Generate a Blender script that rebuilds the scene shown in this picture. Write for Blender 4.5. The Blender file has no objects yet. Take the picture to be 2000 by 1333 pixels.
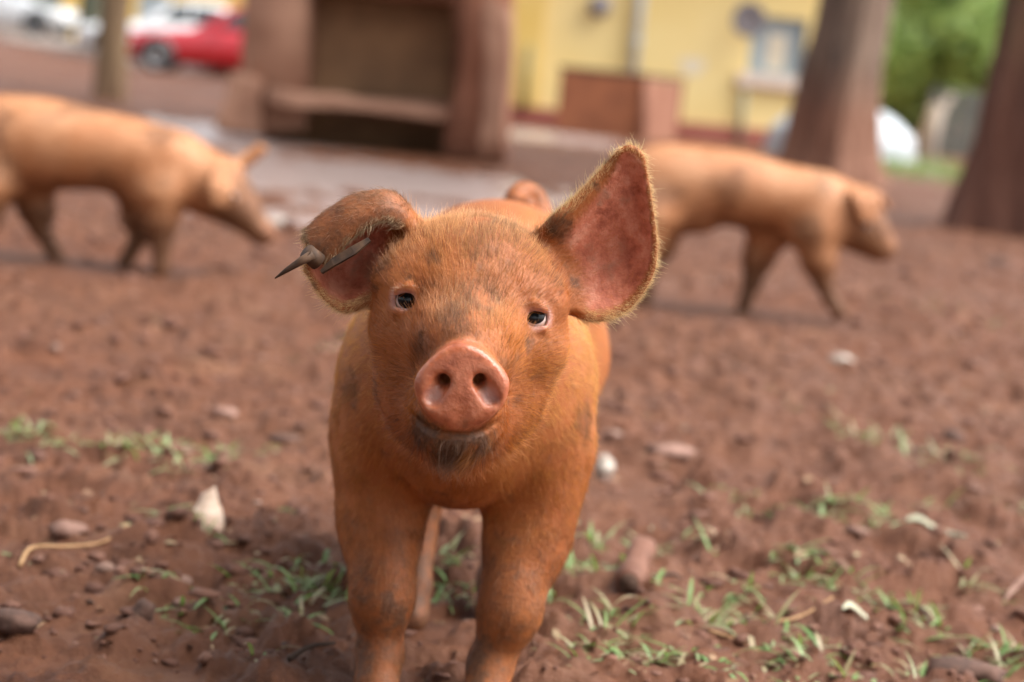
import bpy, bmesh, math, random
import numpy as np
from mathutils import Matrix, Vector
from mathutils.bvhtree import BVHTree

random.seed(7)
RNG = np.random.default_rng(7)
S = bpy.context.scene
COL = S.collection

# ------------------------------------------------------------------ camera
F_PX, CAM_H = 3960.0, 0.58
PITCH, ROLL = math.radians(7.43), math.radians(5.5)
FWD = np.array([0, math.cos(PITCH), -math.sin(PITCH)])
_up0 = np.array([0, math.sin(PITCH), math.cos(PITCH)])
_rt0 = np.array([1.0, 0, 0])
RIGHT = math.cos(ROLL) * _rt0 + math.sin(ROLL) * _up0
UP = -math.sin(ROLL) * _rt0 + math.cos(ROLL) * _up0
CAM = np.array([0, 0, CAM_H])
cam_data = bpy.data.cameras.new('camera')
cam = bpy.data.objects.new('camera', cam_data)
COL.objects.link(cam)
cam.matrix_world = Matrix(((RIGHT[0], UP[0], -FWD[0], CAM[0]), (RIGHT[1], UP[1], -FWD[1], CAM[1]),
                           (RIGHT[2], UP[2], -FWD[2], CAM[2]), (0, 0, 0, 1)))
cam_data.sensor_width = 36
cam_data.lens = F_PX / 2000 * 36
cam_data.clip_start, cam_data.clip_end = 0.05, 2000
cam_data.dof.use_dof = True
cam_data.dof.focus_distance = 1.57
cam_data.dof.aperture_fstop = 4.3
S.camera = cam

# ------------------------------------------------------------------ sky, sun, exposure
SUN_EL, SUN_AZ = math.radians(56), math.radians(100)      # azimuth from +Y (behind the pig) towards +X (right)
world = bpy.data.worlds.new('World'); S.world = world; world.use_nodes = True
wn = world.node_tree.nodes; wl = world.node_tree.links
sky = wn.new('ShaderNodeTexSky'); sky.sky_type = 'NISHITA'; sky.sun_disc = False
sky.sun_elevation = SUN_EL; sky.sun_rotation = SUN_AZ
sky.air_density = 1.0; sky.dust_density = 4.0
hsv = wn.new('ShaderNodeHueSaturation'); hsv.inputs['Saturation'].default_value = 0.22
bg = wn['Background']; bg.inputs['Strength'].default_value = 0.14
wl.new(sky.outputs[0], hsv.inputs['Color']); wl.new(hsv.outputs[0], bg.inputs['Color'])
sun_d = bpy.data.lights.new('sun', 'SUN'); sun_d.energy = 2.0; sun_d.angle = math.radians(55); sun_d.color = (1, .95, .88)
sun = bpy.data.objects.new('sun', sun_d); COL.objects.link(sun)
_sd = Vector((math.sin(SUN_AZ) * math.cos(SUN_EL), math.cos(SUN_AZ) * math.cos(SUN_EL), math.sin(SUN_EL)))
sun.rotation_euler = _sd.to_track_quat('Z', 'Y').to_euler(); sun.location = _sd * 30
S.view_settings.view_transform = 'Standard'; S.view_settings.look = 'None'
S.view_settings.gamma = 1.0; S.view_settings.use_curve_mapping = False
S.view_settings.exposure = 1.42
S.render.engine = 'CYCLES'
S.cycles.use_denoising = True
S.cycles.max_bounces = 8; S.cycles.transparent_max_bounces = 8

# ------------------------------------------------------------------ helpers
def W(px, py, Y):
    """world point on the ray of a photograph pixel, at distance Y"""
    d = FWD + RIGHT * ((px - 1000) / F_PX) + UP * (-(py - 666.5) / F_PX)
    return CAM + d * (Y / d[1])

def WG(px, py, z=0.0):
    d = FWD + RIGHT * ((px - 1000) / F_PX) + UP * (-(py - 666.5) / F_PX)
    return CAM + d * ((z - CAM_H) / d[2])

def PX(P):
    q = np.asarray(P) - CAM
    z = q @ FWD
    return np.stack([1000 + F_PX * (q @ RIGHT) / z, 666.5 - F_PX * (q @ UP) / z], -1)

_G = RNG.normal(size=(256, 3)); _G /= np.linalg.norm(_G, axis=1)[:, None]
_PERM = RNG.permutation(256)
def noise3(P):
    P = np.asarray(P, float)
    i = np.floor(P).astype(np.int64); f = P - i
    u = f * f * f * (f * (f * 6 - 15) + 10)
    out = 0
    for dx in (0, 1):
        for dy in (0, 1):
            for dz in (0, 1):
                h = _PERM[(_PERM[(_PERM[(i[:, 0] + dx) & 255] + i[:, 1] + dy) & 255] + i[:, 2] + dz) & 255]
                g = (_G[h] * (f - np.array([dx, dy, dz]))).sum(1)
                w = (u[:, 0] if dx else 1 - u[:, 0]) * (u[:, 1] if dy else 1 - u[:, 1]) * (u[:, 2] if dz else 1 - u[:, 2])
                out = out + g * w
    return out * 1.6

def sst(a, b, x):
    t = np.clip((x - a) / (b - a), 0, 1)
    return t * t * (3 - 2 * t)

def link(o, parent=None):
    COL.objects.link(o)
    if parent is not None: o.parent = parent
    return o

def mesh_obj(name, verts, faces, mat=None, parent=None, smooth=True):
    me = bpy.data.meshes.new(name)
    me.from_pydata([tuple(v) for v in verts], [], [tuple(f) for f in faces])
    if smooth: me.polygons.foreach_set('use_smooth', [True] * len(me.polygons))
    if mat: me.materials.append(mat)
    me.update()
    return link(bpy.data.objects.new(name, me), parent)

def fast_mesh(name, V, Q, mat=None, parent=None, smooth=True, n=4):
    me = bpy.data.meshes.new(name)
    V = np.asarray(V, np.float32); Q = np.asarray(Q, np.int32)
    me.vertices.add(len(V)); me.vertices.foreach_set('co', V.ravel())
    me.loops.add(Q.size); me.loops.foreach_set('vertex_index', Q.ravel())
    me.polygons.add(len(Q)); me.polygons.foreach_set('loop_start', np.arange(0, Q.size, n, dtype=np.int32))
    me.polygons.foreach_set('loop_total', np.full(len(Q), n, np.int32))
    if smooth: me.polygons.foreach_set('use_smooth', np.ones(len(Q), bool))
    if mat: me.materials.append(mat)
    me.update(calc_edges=True); me.validate()
    return link(bpy.data.objects.new(name, me), parent)

def bm_obj(name, bm, mat=None, parent=None, smooth=False, bevel=0.0, segs=2):
    if bevel > 0:
        bmesh.ops.bevel(bm, geom=bm.edges[:], offset=bevel, segments=segs, affect='EDGES', profile=0.6)
    me = bpy.data.meshes.new(name); bm.to_mesh(me); bm.free()
    if smooth: me.polygons.foreach_set('use_smooth', [True] * len(me.polygons))
    if mat: me.materials.append(mat)
    return link(bpy.data.objects.new(name, me), parent)

def box_bm(x0, x1, y0, y1, z0, z1, bm=None):
    bm = bm or bmesh.new()
    v = [bm.verts.new(p) for p in ((x0, y0, z0), (x1, y0, z0), (x1, y1, z0), (x0, y1, z0), (x0, y0, z1), (x1, y0, z1), (x1, y1, z1), (x0, y1, z1))]
    for f in ((3, 2, 1, 0), (4, 5, 6, 7), (0, 1, 5, 4), (1, 2, 6, 5), (2, 3, 7, 6), (3, 0, 4, 7)):
        bm.faces.new([v[i] for i in f])
    return bm

def tube(path, radii, seg=10, cap=True):
    path = np.asarray(path, float); n = len(path)
    radii = np.broadcast_to(np.asarray(radii, float), (n,))
    V, Fc = [], []
    ref = np.array([0.3, 0.2, 0.93])
    for i in range(n):
        t = path[min(i + 1, n - 1)] - path[max(i - 1, 0)]; t = t / (np.linalg.norm(t) + 1e-12)
        a = np.cross(t, ref)
        if np.linalg.norm(a) < .1: a = np.cross(t, [1, 0, 0])
        a /= np.linalg.norm(a); b = np.cross(t, a)
        for k in range(seg):
            th = 2 * math.pi * k / seg
            V.append(path[i] + radii[i] * (a * math.cos(th) + b * math.sin(th)))
    for i in range(n - 1):
        for k in range(seg):
            Fc.append((i * seg + k, i * seg + (k + 1) % seg, (i + 1) * seg + (k + 1) % seg, (i + 1) * seg + k))
    if cap:
        Fc.append(tuple(range(seg - 1, -1, -1))); Fc.append(tuple((n - 1) * seg + k for k in range(seg)))
    return V, Fc

def lathe(prof, seg=24, axis='z'):
    V, Fc = [], []
    for r, z in prof:
        for k in range(seg):
            th = 2 * math.pi * k / seg
            p = (r * math.cos(th), r * math.sin(th), z)
            V.append(p if axis == 'z' else (p[0], p[2], p[1]))
    for i in range(len(prof) - 1):
        for k in range(seg):
            q = (i * seg + k, i * seg + (k + 1) % seg, (i + 1) * seg + (k + 1) % seg, (i + 1) * seg + k)
            Fc.append(q if axis == 'z' else q[::-1])
    return V, Fc

def empty(name, loc=(0, 0, 0), rz=0.0):
    o = bpy.data.objects.new(name, None); o.empty_display_size = .1
    o.location = loc; o.rotation_euler = (0, 0, rz); COL.objects.link(o)
    return o

def tag(o, label, cat, group=None, kind=None):
    if label: o['label'] = label
    if cat: o['category'] = cat
    if group: o['group'] = group
    if kind: o['kind'] = kind
    return o

# ------------------------------------------------------------------ materials
class M:
    def __init__(s, name, base=(.5, .5, .5), rough=.7, **kw):
        s.m = bpy.data.materials.new(name); s.m.use_nodes = True
        s.n = s.m.node_tree.nodes; s.l = s.m.node_tree.links
        s.b = s.n['Principled BSDF']
        s.b.inputs['Base Color'].default_value = (*base, 1); s.b.inputs['Roughness'].default_value = rough
        for k, v in kw.items(): s.b.inputs[k.replace('_', ' ')].default_value = v
    def add(s, t, **kw):
        n = s.n.new(t)
        for k, v in kw.items(): setattr(n, k, v)
        return n
    def noise(s, scale, detail=4, rough=.55, coord='Object', dist=0.0, sx=None):
        t = s.add('ShaderNodeTexCoord'); n = s.add('ShaderNodeTexNoise')
        n.inputs['Scale'].default_value = scale; n.inputs['Detail'].default_value = detail
        n.inputs['Roughness'].default_value = rough; n.inputs['Distortion'].default_value = dist
        if sx:
            mp = s.add('ShaderNodeMapping'); mp.inputs['Scale'].default_value = sx
            s.l.new(t.outputs[coord], mp.inputs[0]); s.l.new(mp.outputs[0], n.inputs['Vector'])
        else: s.l.new(t.outputs[coord], n.inputs['Vector'])
        return n.outputs['Fac']
    def ramp(s, fac, stops):
        r = s.add('ShaderNodeValToRGB'); e = r.color_ramp.elements
        while len(e) < len(stops): e.new(.5)
        for k, (p, c) in enumerate(stops):
            e[k].position = p; e[k].color = (*c, 1) if len(c) == 3 else c
        s.l.new(fac, r.inputs[0]); return r.outputs['Color']
    def f(s, fac, lo, hi, a=0.0, b=1.0):
        r = s.add('ShaderNodeMapRange'); r.inputs[1].default_value = lo; r.inputs[2].default_value = hi
        r.inputs[3].default_value = a; r.inputs[4].default_value = b
        s.l.new(fac, r.inputs[0]); return r.outputs[0]
    def mix(s, fac, a, b):
        x = s.add('ShaderNodeMix', data_type='RGBA')
        for sock, v in ((x.inputs[0], fac), (x.inputs[6], a), (x.inputs[7], b)):
            if isinstance(v, (int, float)): sock.default_value = v
            elif isinstance(v, tuple): sock.default_value = (*v, 1)
            else: s.l.new(v, sock)
        return x.outputs[2]
    def math(s, op, a, b=0.0):
        x = s.add('ShaderNodeMath', operation=op)
        for sock, v in ((x.inputs[0], a), (x.inputs[1], b)):
            if isinstance(v, (int, float)): sock.default_value = v
            else: s.l.new(v, sock)
        return x.outputs[0]
    def attr(s, name, out='Color'):
        a = s.add('ShaderNodeAttribute'); a.attribute_name = name
        return a.outputs[out]
    def set(s, k, sock): s.l.new(sock, s.b.inputs[k]); return s
    def bump(s, h, strength=.5, dist=.01):
        b = s.add('ShaderNodeBump'); b.inputs['Strength'].default_value = strength; b.inputs['Distance'].default_value = dist
        s.l.new(h, b.inputs['Height']); s.l.new(b.outputs[0], s.b.inputs['Normal']); return s

def noisy(name, c1, c2, scale, rough=.8, bump=0.0, bdist=.01, lo=.35, hi=.65, detail=5, sx=None, **kw):
    m = M(name, c1, rough, **kw)
    n = m.noise(scale, detail, sx=sx)
    m.set('Base Color', m.ramp(n, [(lo, c1), (hi, c2)]))
    if bump: m.bump(n, bump, bdist)
    return m.m
# ================================================================== setting: ground, mud, puddles
PUDDLES = [(-.95, 10.3, 1.15, 1.5, 0), (-.25, 8.4, .62, .55, 1), (-2.2, 14.0, 1.0, 1.9, 2), (-1.0, 7.3, .30, .30, 3), (.15, 21.0, .8, 2.0, 4)]
WATER_Z = -.012
def puddle_mask(x, y):
    m = np.full(len(x), -9.0)
    nz = noise3(np.stack([x * 2.2, y * 1.4, x * 0], 1)) * .55 + noise3(np.stack([x * 7, y * 3.2, x * 0 + 5], 1)) * .9 + noise3(np.stack([x * 17, y * 6, x * 0 + 8], 1)) * .4
    for cx, cy, rx, ry, k in PUDDLES:
        m = np.maximum(m, 1.3 - np.sqrt(((x - cx) / rx) ** 2 + ((y - cy) / ry) ** 2) + nz * .7)
    return m

def ground_h(x, y):
    z0 = np.zeros(len(x)); P = np.stack([x, y, z0], 1)
    near = np.clip(1.6 - y / 14, .12, 1)
    h = .016 * noise3(P * 1.1) + .012 * noise3(P * 3.1 + 3)
    t = noise3(P * np.array([9, 7, 1]) + 11)
    Wp = P + np.stack([noise3(P * 5 + 50), noise3(P * 5 + 80), z0], 1) * .06
    h += near * (.016 * t + .010 * noise3(Wp * np.array([19, 25, 1])) + .0065 * noise3(Wp * 43 + 7) + .0055 * noise3(Wp * 90 + 1))
    h -= near * .026 * sst(.22, .50, noise3(Wp * np.array([8, 15, 1]) + 61))
    h += near * .013 * sst(.1, .35, noise3(Wp * np.array([12, 15, 1]) + 91))
    # hoof prints: soft pits
    pit = sst(.42, .62, noise3(P * np.array([6.5, 5.2, 1]) + 23)); h -= near * .030 * pit
    h += .004
    # raised bank under the road on the far left
    far = sst(26, 40, y); h = h * (1 - far) + .42 * sst(42, 54, y) * sst(-3.5, -7, x)
    m = puddle_mask(x, y)
    h *= .35 + .65 * sst(-.1, -1.2, m)
    h = np.where(m > 0, np.minimum(h, .004 - .075 * np.clip(m, 0, .6)) + .014 * t, np.maximum(h, WATER_Z + .005 * np.clip(-m * 6, 0, 1)))
    # trodden level where the two walking piglets step
    for x0, x1, y0, y1 in ((W(-90, 520, 5.2)[0], W(345, 520, 5.2)[0], 5.0, 5.4), (W(1195, 600, 5.57)[0], W(1670, 610, 5.57)[0], 5.37, 5.8)):
        w = sst(x0 - .15, x0, x) * sst(x1 + .15, x1, x) * sst(y0 - .5, y0, y) * sst(y1 + .2, y1, y); h = h * (1 - w * .85) - .012 * w
    # the near piglet's feet stand level
    for fx, fy in ((-.09, 1.80), (.005, 1.80), (-.08, 2.07), (.006, 2.12)):
        w = np.exp(-(((x - fx) / .05) ** 2 + ((y - fy) / .05) ** 2)); h = h * (1 - w)
    return h

def build_ground():
    ys = [1.0]
    while ys[-1] < 420: ys.append(ys[-1] + .0034 * ys[-1] ** 1.36)
    ys = np.array([-80, -30, -10, -3, -.5, .3, .8] + ys)
    t = np.concatenate([-np.geomspace(9, .37, 26), np.linspace(-.35, .35, 520), np.geomspace(.37, 9, 26)])
    Yg, Tg = np.meshgrid(ys, t, indexing='ij')
    Xg = Tg * (np.abs(Yg) + .25)
    x, y = Xg.ravel(), Yg.ravel()
    z = ground_h(x, y)
    nr, nc = len(ys), len(t)
    i = (np.arange(nr - 1)[:, None] * nc + np.arange(nc - 1)[None]).ravel()
    Q = np.stack([i, i + 1, i + nc + 1, i + nc], 1)
    m = M('red_mud', (.2, .1, .07), .75)
    n1 = m.noise(1.3, 5); n2 = m.noise(16, 6, .65); n3 = m.noise(120, 5, .7); n4 = m.noise(420, 3)
    c = m.ramp(n2, [(.28, (0.049, 0.014, 0.005)), (.5, (0.108, 0.035, 0.014)), (.75, (0.158, 0.057, 0.025))])
    c = m.mix(m.f(n1, .35, .65, 0, .45), c, (0.118, 0.050, 0.025))
    c = m.mix(m.f(n3, .50, .72, 0, .55), c, (0.164, 0.070, 0.034))
    c = m.mix(m.f(n3, .42, .28, 0, .55), c, (0.079, 0.031, 0.017))
    n5 = m.noise(6.5, 6, .62, dist=.6); n6 = m.noise(4.2, 4, sx=(1, 1.6, 1))
    c = m.mix(m.f(n5, .54, .70, 0, .62), c, (0.056, 0.018, 0.008))
    c = m.mix(m.f(n6, .56, .72, 0, .45), c, (0.196, 0.095, 0.051))
    m.set('Base Color', c)
    m.b.inputs['Specular IOR Level'].default_value = .28
    m.set('Roughness', m.math('SUBTRACT', m.f(n2, .3, .7, .72, .52), m.f(n1, .48, .66, 0, .16)))
    m.bump(m.math('ADD', m.math('MULTIPLY', n4, .4), n3), .75, .006)
    o = fast_mesh('ground', np.stack([x, y, z], 1), Q, m.m)
    o['kind'] = 'structure'
    w = M('muddy_water', (.32, .25, .23), .25, IOR=1.33); w.b.inputs['Specular IOR Level'].default_value = .6
    w.bump(w.noise(9, 4), .5, .03)
    for cx, cy, rx, ry, k in PUDDLES:
        V = [(0, 0, 0)] + [(rx * 2.3 * math.cos(a), ry * 2.3 * math.sin(a), 0) for a in np.linspace(0, 2 * math.pi, 40, endpoint=False)]
        p = mesh_obj('puddle', V, [(0, 1 + j, 1 + (j + 1) % 40) for j in range(40)], w.m)
        p.location = (cx, cy, WATER_Z + .0006 * k); p['kind'] = 'structure'
    return o
ground = build_ground()

# ---- road behind the yard with a pale kerb
ROADM = noisy('road_dust', (.22, .17, .14), (.32, .26, .22), 1.5, .9)
KERBM = noisy('kerb_stone', (.38, .32, .28), (.55, .48, .43), 2.0, .85)
k0, k1 = np.array([-19.0, 58.0]), np.array([-1.0, 33.0])
kd = (k1 - k0) / np.linalg.norm(k1 - k0); kn = np.array([-kd[1], kd[0]]) * (1 if -kd[1] * 0 + kd[0] > 0 else -1)
a, b = k0 - kd * 30, k1 + kd * 2
pts = [a, b, b + kn * 22, a + kn * 22]
u_, v_ = np.meshgrid(np.linspace(0, 1, 60), np.linspace(0, 1, 30), indexing='ij')
rp = a + u_[..., None] * (b - a) + v_[..., None] * (kn * 22); rp = rp.reshape(-1, 2)
rv = np.concatenate([rp, (ground_h(rp[:, 0], rp[:, 1]) * 0 + .42 * sst(42, 54, rp[:, 1]) * sst(-3.5, -7, rp[:, 0]) + .03)[:, None]], 1)
ri = (np.arange(59)[:, None] * 30 + np.arange(29)[None]).ravel()
r = fast_mesh('road', rv, np.stack([ri, ri + 30, ri + 31, ri + 1], 1), ROADM); r['kind'] = 'structure'
L = np.linalg.norm(b - a)
k = bm_obj('kerb', box_bm(0, L, -.15, .15, -.05, .30), KERBM, None, False, .03); k['kind'] = 'structure'
k.location = (a[0], a[1], 0); k.rotation_euler = (0, 0, math.atan2(kd[1], kd[0]))

# ================================================================== yellow building on the right
YELLOW = noisy('yellow_plaster', (.80, .61, .25), (.84, .67, .32), .9, .85, .15, .01)
AMBER = noisy('amber_plaster', (.70, .48, .13), (.75, .54, .18), 1.2, .85)
PALE_PATCH = noisy('bare_plaster', (.70, .60, .42), (.76, .68, .52), 3, .9)
PLINTH = noisy('red_plinth', (.28, .075, .055), (.36, .11, .085), 3, .8)
SILL = noisy('pale_sill', (.62, .50, .42), (.68, .57, .50), 4, .8)
FRAME = noisy('blue_grey_paint', (.30, .36, .39), (.36, .42, .45), 6, .5)
GLASS = M('window_glass', (.34, .40, .43), .12).m
CURTAIN = noisy('cream_curtain', (.62, .55, .42), (.70, .64, .52), 5, .9)
PIPEM = noisy('pale_blue_pipe', (.50, .55, .56), (.58, .62, .62), 4, .5)
GREYP = noisy('grey_paint', (.22, .20, .21), (.30, .27, .28), 8, .55)
TILE = noisy('roof_sheet', (.20, .10, .07), (.28, .14, .10), 3, .7)
BY = 25.0
def bx(px, py, Y=BY): return W(px, py, Y)[0]
def bz(px, py, Y=BY): return W(px, py, Y)[2]
house = empty('yellow_building', (bx(1300, 260), BY, 0))
hx = house.location.x
X0, X1 = bx(880, 200) - hx, bx(1665, 200) - hx
wx0, wx1 = bx(1466, 90) - hx, bx(1572, 95) - hx
wz0, wz1 = bz(1515, 148), bz(1518, 34)
bm = bmesh.new()
for (a0, a1, c0, c1) in ((X0, wx0, .22, 3.1), (wx1, X1, .22, 3.1), (wx0, wx1, .22, wz0), (wx0, wx1, wz1, 3.1)):
    box_bm(a0, a1, 0, .22, c0, c1, bm)
bm_obj('wall', bm, YELLOW, house)
bm_obj('side_wall', box_bm(X0, X0 + .22, .224, 6, .22, 3.1), YELLOW, house)
bm_obj('side_wall', box_bm(X1 - .22, X1, .224, 6, .22, 3.1), YELLOW, house)
bm_obj('back_wall', box_bm(X0, X1, 6.004, 6.2, .22, 3.1), YELLOW, house)
bm_obj('plinth', box_bm(X0 - .04, X1 + .04, -.06, 6.24, -.1, .218), PLINTH, house, False, .01)
rb = bmesh.new()
v = [rb.verts.new(p) for p in ((X0 - .5, -.6, 3.1), (X1 + .5, -.6, 3.1), (X1 + .5, 6.8, 3.1), (X0 - .5, 6.8, 3.1), (X0 - .5, 3.1, 4.6), (X1 + .5, 3.1, 4.6))]
for f in ((0, 1, 5, 4), (2, 3, 4, 5), (0, 4, 3), (1, 2, 5), (3, 2, 1, 0)): rb.faces.new([v[i] for i in f])
bm_obj('roof', rb, TILE, house)
cx0, cx1 = bx(940, 100) - hx, bx(1056, 110) - hx
bm_obj('corner_pilaster', box_bm(cx0, cx1, -.09, -.003, .222, 3.09), AMBER, house, False, .008)
V, Fc = tube([(bx(1036, 90) - hx, -.12, .2), (bx(1036, 90) - hx, -.12, bz(1040, 90))], .028, 10)
mesh_obj('conduit', V, Fc, noisy('olive_pipe', (.30, .28, .14), (.36, .34, .2), 6, .6), house)
dpx = bx(1244, 70) - hx
V, Fc = tube([(dpx, -.10, bz(1240, 160)), (dpx, -.10, 3.0)], .055, 14)
dp = mesh_obj('downpipe', V, Fc, PIPEM, house)
for zz in (1.1, 2.2):
    V, Fc = tube([(dpx, -.10, zz), (dpx, -.10, zz + .05)], .066, 14); mesh_obj('pipe_clip', V, Fc, PIPEM, dp)
V, Fc = tube([(bx(1447, 240) - hx, -.07, .0), (bx(1447, 240) - hx, -.07, bz(1452, 178))], .034, 10)
mesh_obj('standpipe', V, Fc, noisy('grey_green_pipe', (.24, .25, .18), (.30, .30, .22), 6, .6), house)
win = bm_obj('window', box_bm(wx0 + .004, wx1 - .004, .10, .112, wz0 + .004, wz1 - .004), GLASS, house)
fw = .055
for (a0, a1, c0, c1) in ((wx0, wx0 + fw, wz0, wz1), (wx1 - fw, wx1, wz0, wz1), (wx0 + fw, wx1 - fw, wz0, wz0 + fw), (wx0 + fw, wx1 - fw, wz1 - fw, wz1)):
    bm_obj('frame', box_bm(a0 + .002, a1 - .002, .05, .10 - .003, c0 + .002, c1 - .002), FRAME, win, False, .006)
cw = (wx1 - wx0)
cb = bmesh.new(); n = 14
cv = [[cb.verts.new((wx0 + cw * (.32 + .36 * i / n), .094 - .004 * math.cos(i * 2.1), zz)) for i in range(n + 1)] for zz in (wz0 + .06, wz0 + (wz1 - wz0) * .72)]
for i in range(n): cb.faces.new((cv[0][i], cv[0][i + 1], cv[1][i + 1], cv[1][i]))
bm_obj('curtain', cb, CURTAIN, win, True)
bm_obj('sill', box_bm(wx0 - .12, wx1 + .10, -.10, -.002, wz0 - .16, wz0 - .004), SILL, win, False, .01)
pm = bmesh.new()
pc = [(bx(1352, 130) - hx + .15 * math.cos(t_) * (1 + .25 * math.sin(3 * t_)), -.004, bz(1352, 130) + .13 * math.sin(t_) * (1 + .2 * math.cos(2 * t_))) for t_ in np.linspace(0, 2 * math.pi, 18, endpoint=False)]
pm.faces.new([pm.verts.new(p) for p in pc]); bm_obj('bare_plaster_patch', pm, PALE_PATCH, house)
V, Fc = lathe([(0.001, 0), (.12, 0), (.135, .02), (.135, .10), (.10, .16), (.001, .17)], 20, 'y')
for p in V: pass
lamp = mesh_obj('wall_lamp', [(p[0], -p[1] - .003, p[2]) for p in V], Fc, GREYP, house)
lamp.location = (bx(1172, 12) - hx, 0, bz(1172, 12))
tag(house, 'yellow plastered building with a small window and pale downpipe', 'building')

# satellite dish on the wall beside the window
dish = empty('satellite_dish', (bx(1458, 40), BY - .30, bz(1458, 40)))
V, Fc = lathe([(.001, .05), (.08, .045), (.15, .028), (.205, 0.0), (.21, -.004), (.205, -.012), (.15, .012), (.08, .03), (.001, .036)], 28, 'y')
mesh_obj('reflector', V, Fc, GREYP, dish)
V, Fc = tube([(0, .05, 0), (-.03, .16, -.05), (-.03, .298, -.05)], .018, 8); mesh_obj('mount_arm', V, Fc, GREYP, dish)
V, Fc = tube([(0, .0, -.19), (0, -.16, -.06), (0, -.20, -.02)], [.010, .010, .025], 8); mesh_obj('feed_arm', V, Fc, GREYP, dish)
dish.rotation_euler = (0, 0, math.radians(-22))
tag(dish, 'round grey dish fixed to the yellow wall beside the window', 'dish')

# ---- far yellow house behind the cars
fh = empty('distant_house', (-6.5, 66, 0))
bm_obj('wall', box_bm(-9, 9, 0, 8, 0, 3.0), AMBER, fh)
rb = bmesh.new(); v = [rb.verts.new(p) for p in ((-9.5, -.6, 3.0), (9.5, -.6, 3.0), (9.5, 8.6, 3.0), (-9.5, 8.6, 3.0), (-9.5, 4, 4.9), (9.5, 4, 4.9))]
for f in ((0, 1, 5, 4), (2, 3, 4, 5), (0, 4, 3), (1, 2, 5), (3, 2, 1, 0)): rb.faces.new([v[i] for i in f])
bm_obj('roof', rb, TILE, fh)
for xx in (-6, -2, 2, 6):
    wnd = bm_obj('window', box_bm(xx - .5, xx + .5, -.03, -.004, 1.0, 2.1), GLASS, fh); bm_obj('frame', box_bm(xx - .58, xx + .58, -.02, -.003, .9, .996), FRAME, wnd)
tag(fh, 'distant amber yellow house behind the parked cars', 'house')

# ================================================================== muddy brick hearth
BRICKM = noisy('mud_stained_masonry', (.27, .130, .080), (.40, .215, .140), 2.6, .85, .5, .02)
BRICKD = noisy('dark_brown_masonry', (.16, .085, .042), (.30, .165, .080), 2.2, .85, .5, .02)  # darker brown for the back of the recess
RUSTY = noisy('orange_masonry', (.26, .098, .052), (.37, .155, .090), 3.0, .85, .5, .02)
def slab(name, pts_px, Y0, depth, mat, parent, taper=None):
    """a block whose front face is the pixel polygon at distance Y0, running back by depth"""
    n = len(pts_px); o = np.array(parent.location)
    bm = bmesh.new()
    fr = [bm.verts.new(W(x, y, Y0) - o) for x, y in pts_px]
    bk = [bm.verts.new(W(x, y, Y0) - o + np.array([0, depth, 0])) for x, y in pts_px]
    bm.faces.new(fr); bm.faces.new(bk[::-1])
    for i in range(n): bm.faces.new((fr[i], bk[i], bk[(i + 1) % n], fr[(i + 1) % n]))
    bmesh.ops.recalc_face_normals(bm, faces=bm.faces[:])
    bmesh.ops.subdivide_edges(bm, edges=bm.edges[:], cuts=5, use_grid_fill=True)
    for v in bm.verts:
        q = np.array(v.co) + o; v.co += Vector(noise3(np.array([q * 3.3, q * 3.3 + 17, q * 3.3 + 31]))) * .05
    return bm_obj(name, bm, mat, parent, True)
HY = 13.6
hearth = empty('brick_hearth', tuple(WG(700, 300)))
hearth.location.z = 0
slab('left_pillar', [(500, -420), (612, -420), (600, 250), (500, 262), (462, 240), (478, 60)], HY, .62, BRICKM, hearth)
slab('left_buttress', [(448, 140), (512, 165), (508, 268), (424, 256)], HY - .12, .5, BRICKM, hearth)
slab('right_pillar', [(910, -420), (1015, -420), (985, 320), (868, 300), (885, 190)], HY - .25, .85, RUSTY, hearth)
slab('right_buttress', [(955, -20), (1006, 10), (982, 322), (930, 320)], HY - .42, .16, BRICKM, hearth)
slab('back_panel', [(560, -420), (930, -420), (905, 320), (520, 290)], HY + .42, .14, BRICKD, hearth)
slab('shelf', [(520, 178), (905, 214), (905, 238), (520, 202)], HY - .22, .54, BRICKM, hearth)
slab('lintel', [(560, -420), (960, -420), (958, 2), (560, -30)], HY - .02, .40, BRICKM, hearth)
tag(hearth, 'mud stained brick hearth with an open recess and a shelf', 'hearth')

# ================================================================== rusty box by the wall
BOXM = noisy('rust_brown_board', (.17, .050, .018), (.27, .090, .034), 3.5, .75, .3, .01)
BOXS = noisy('dusty_board', (.22, .092, .055), (.30, .135, .085), 3.5, .85, .3, .01)
BOXD = noisy('dark_board', (.06, .025, .015), (.10, .045, .028), 4, .8)
crate = empty('storage_box', tuple(WG(1200, 268)))
cY = crate.location.y
def cp(px, py, Y): return W(px, py, Y) - np.array([crate.location.x, cY, 0])
fl, frr = cp(1084, 262, cY), cp(1252, 280, cY); sr = cp(1322, 286, cY + .75)
zt = cp(1170, 136, cY)[2]
def panel(name, a, b, z0, z1, mat, th=.04):
    a, b = np.array(a[:2]), np.array(b[:2]); d = (b - a) / np.linalg.norm(b - a); nn = np.array([-d[1], d[0]]) * th
    bm = bmesh.new(); q = [a, b, b + nn, a + nn]
    lo = [bm.verts.new((p[0], p[1], z0)) for p in q]; hi = [bm.verts.new((p[0], p[1], z1)) for p in q]
    bm.faces.new(lo[::-1]); bm.faces.new(hi)
    for i in range(4): bm.faces.new((lo[i], lo[(i + 1) % 4], hi[(i + 1) % 4], hi[i]))
    return bm_obj(name, bm, mat, crate, False, .006)
bl = np.array(fl) + (np.array(sr) - np.array(frr))
panel('front_panel', fl, frr, .0, zt - .05, BOXM)
panel('side_panel', frr, sr, .0, zt - .06, BOXS)
panel('back_panel', sr, bl, 0, zt - .06, BOXM)
panel('side_panel', bl, fl, 0, zt - .06, BOXM)
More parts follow.
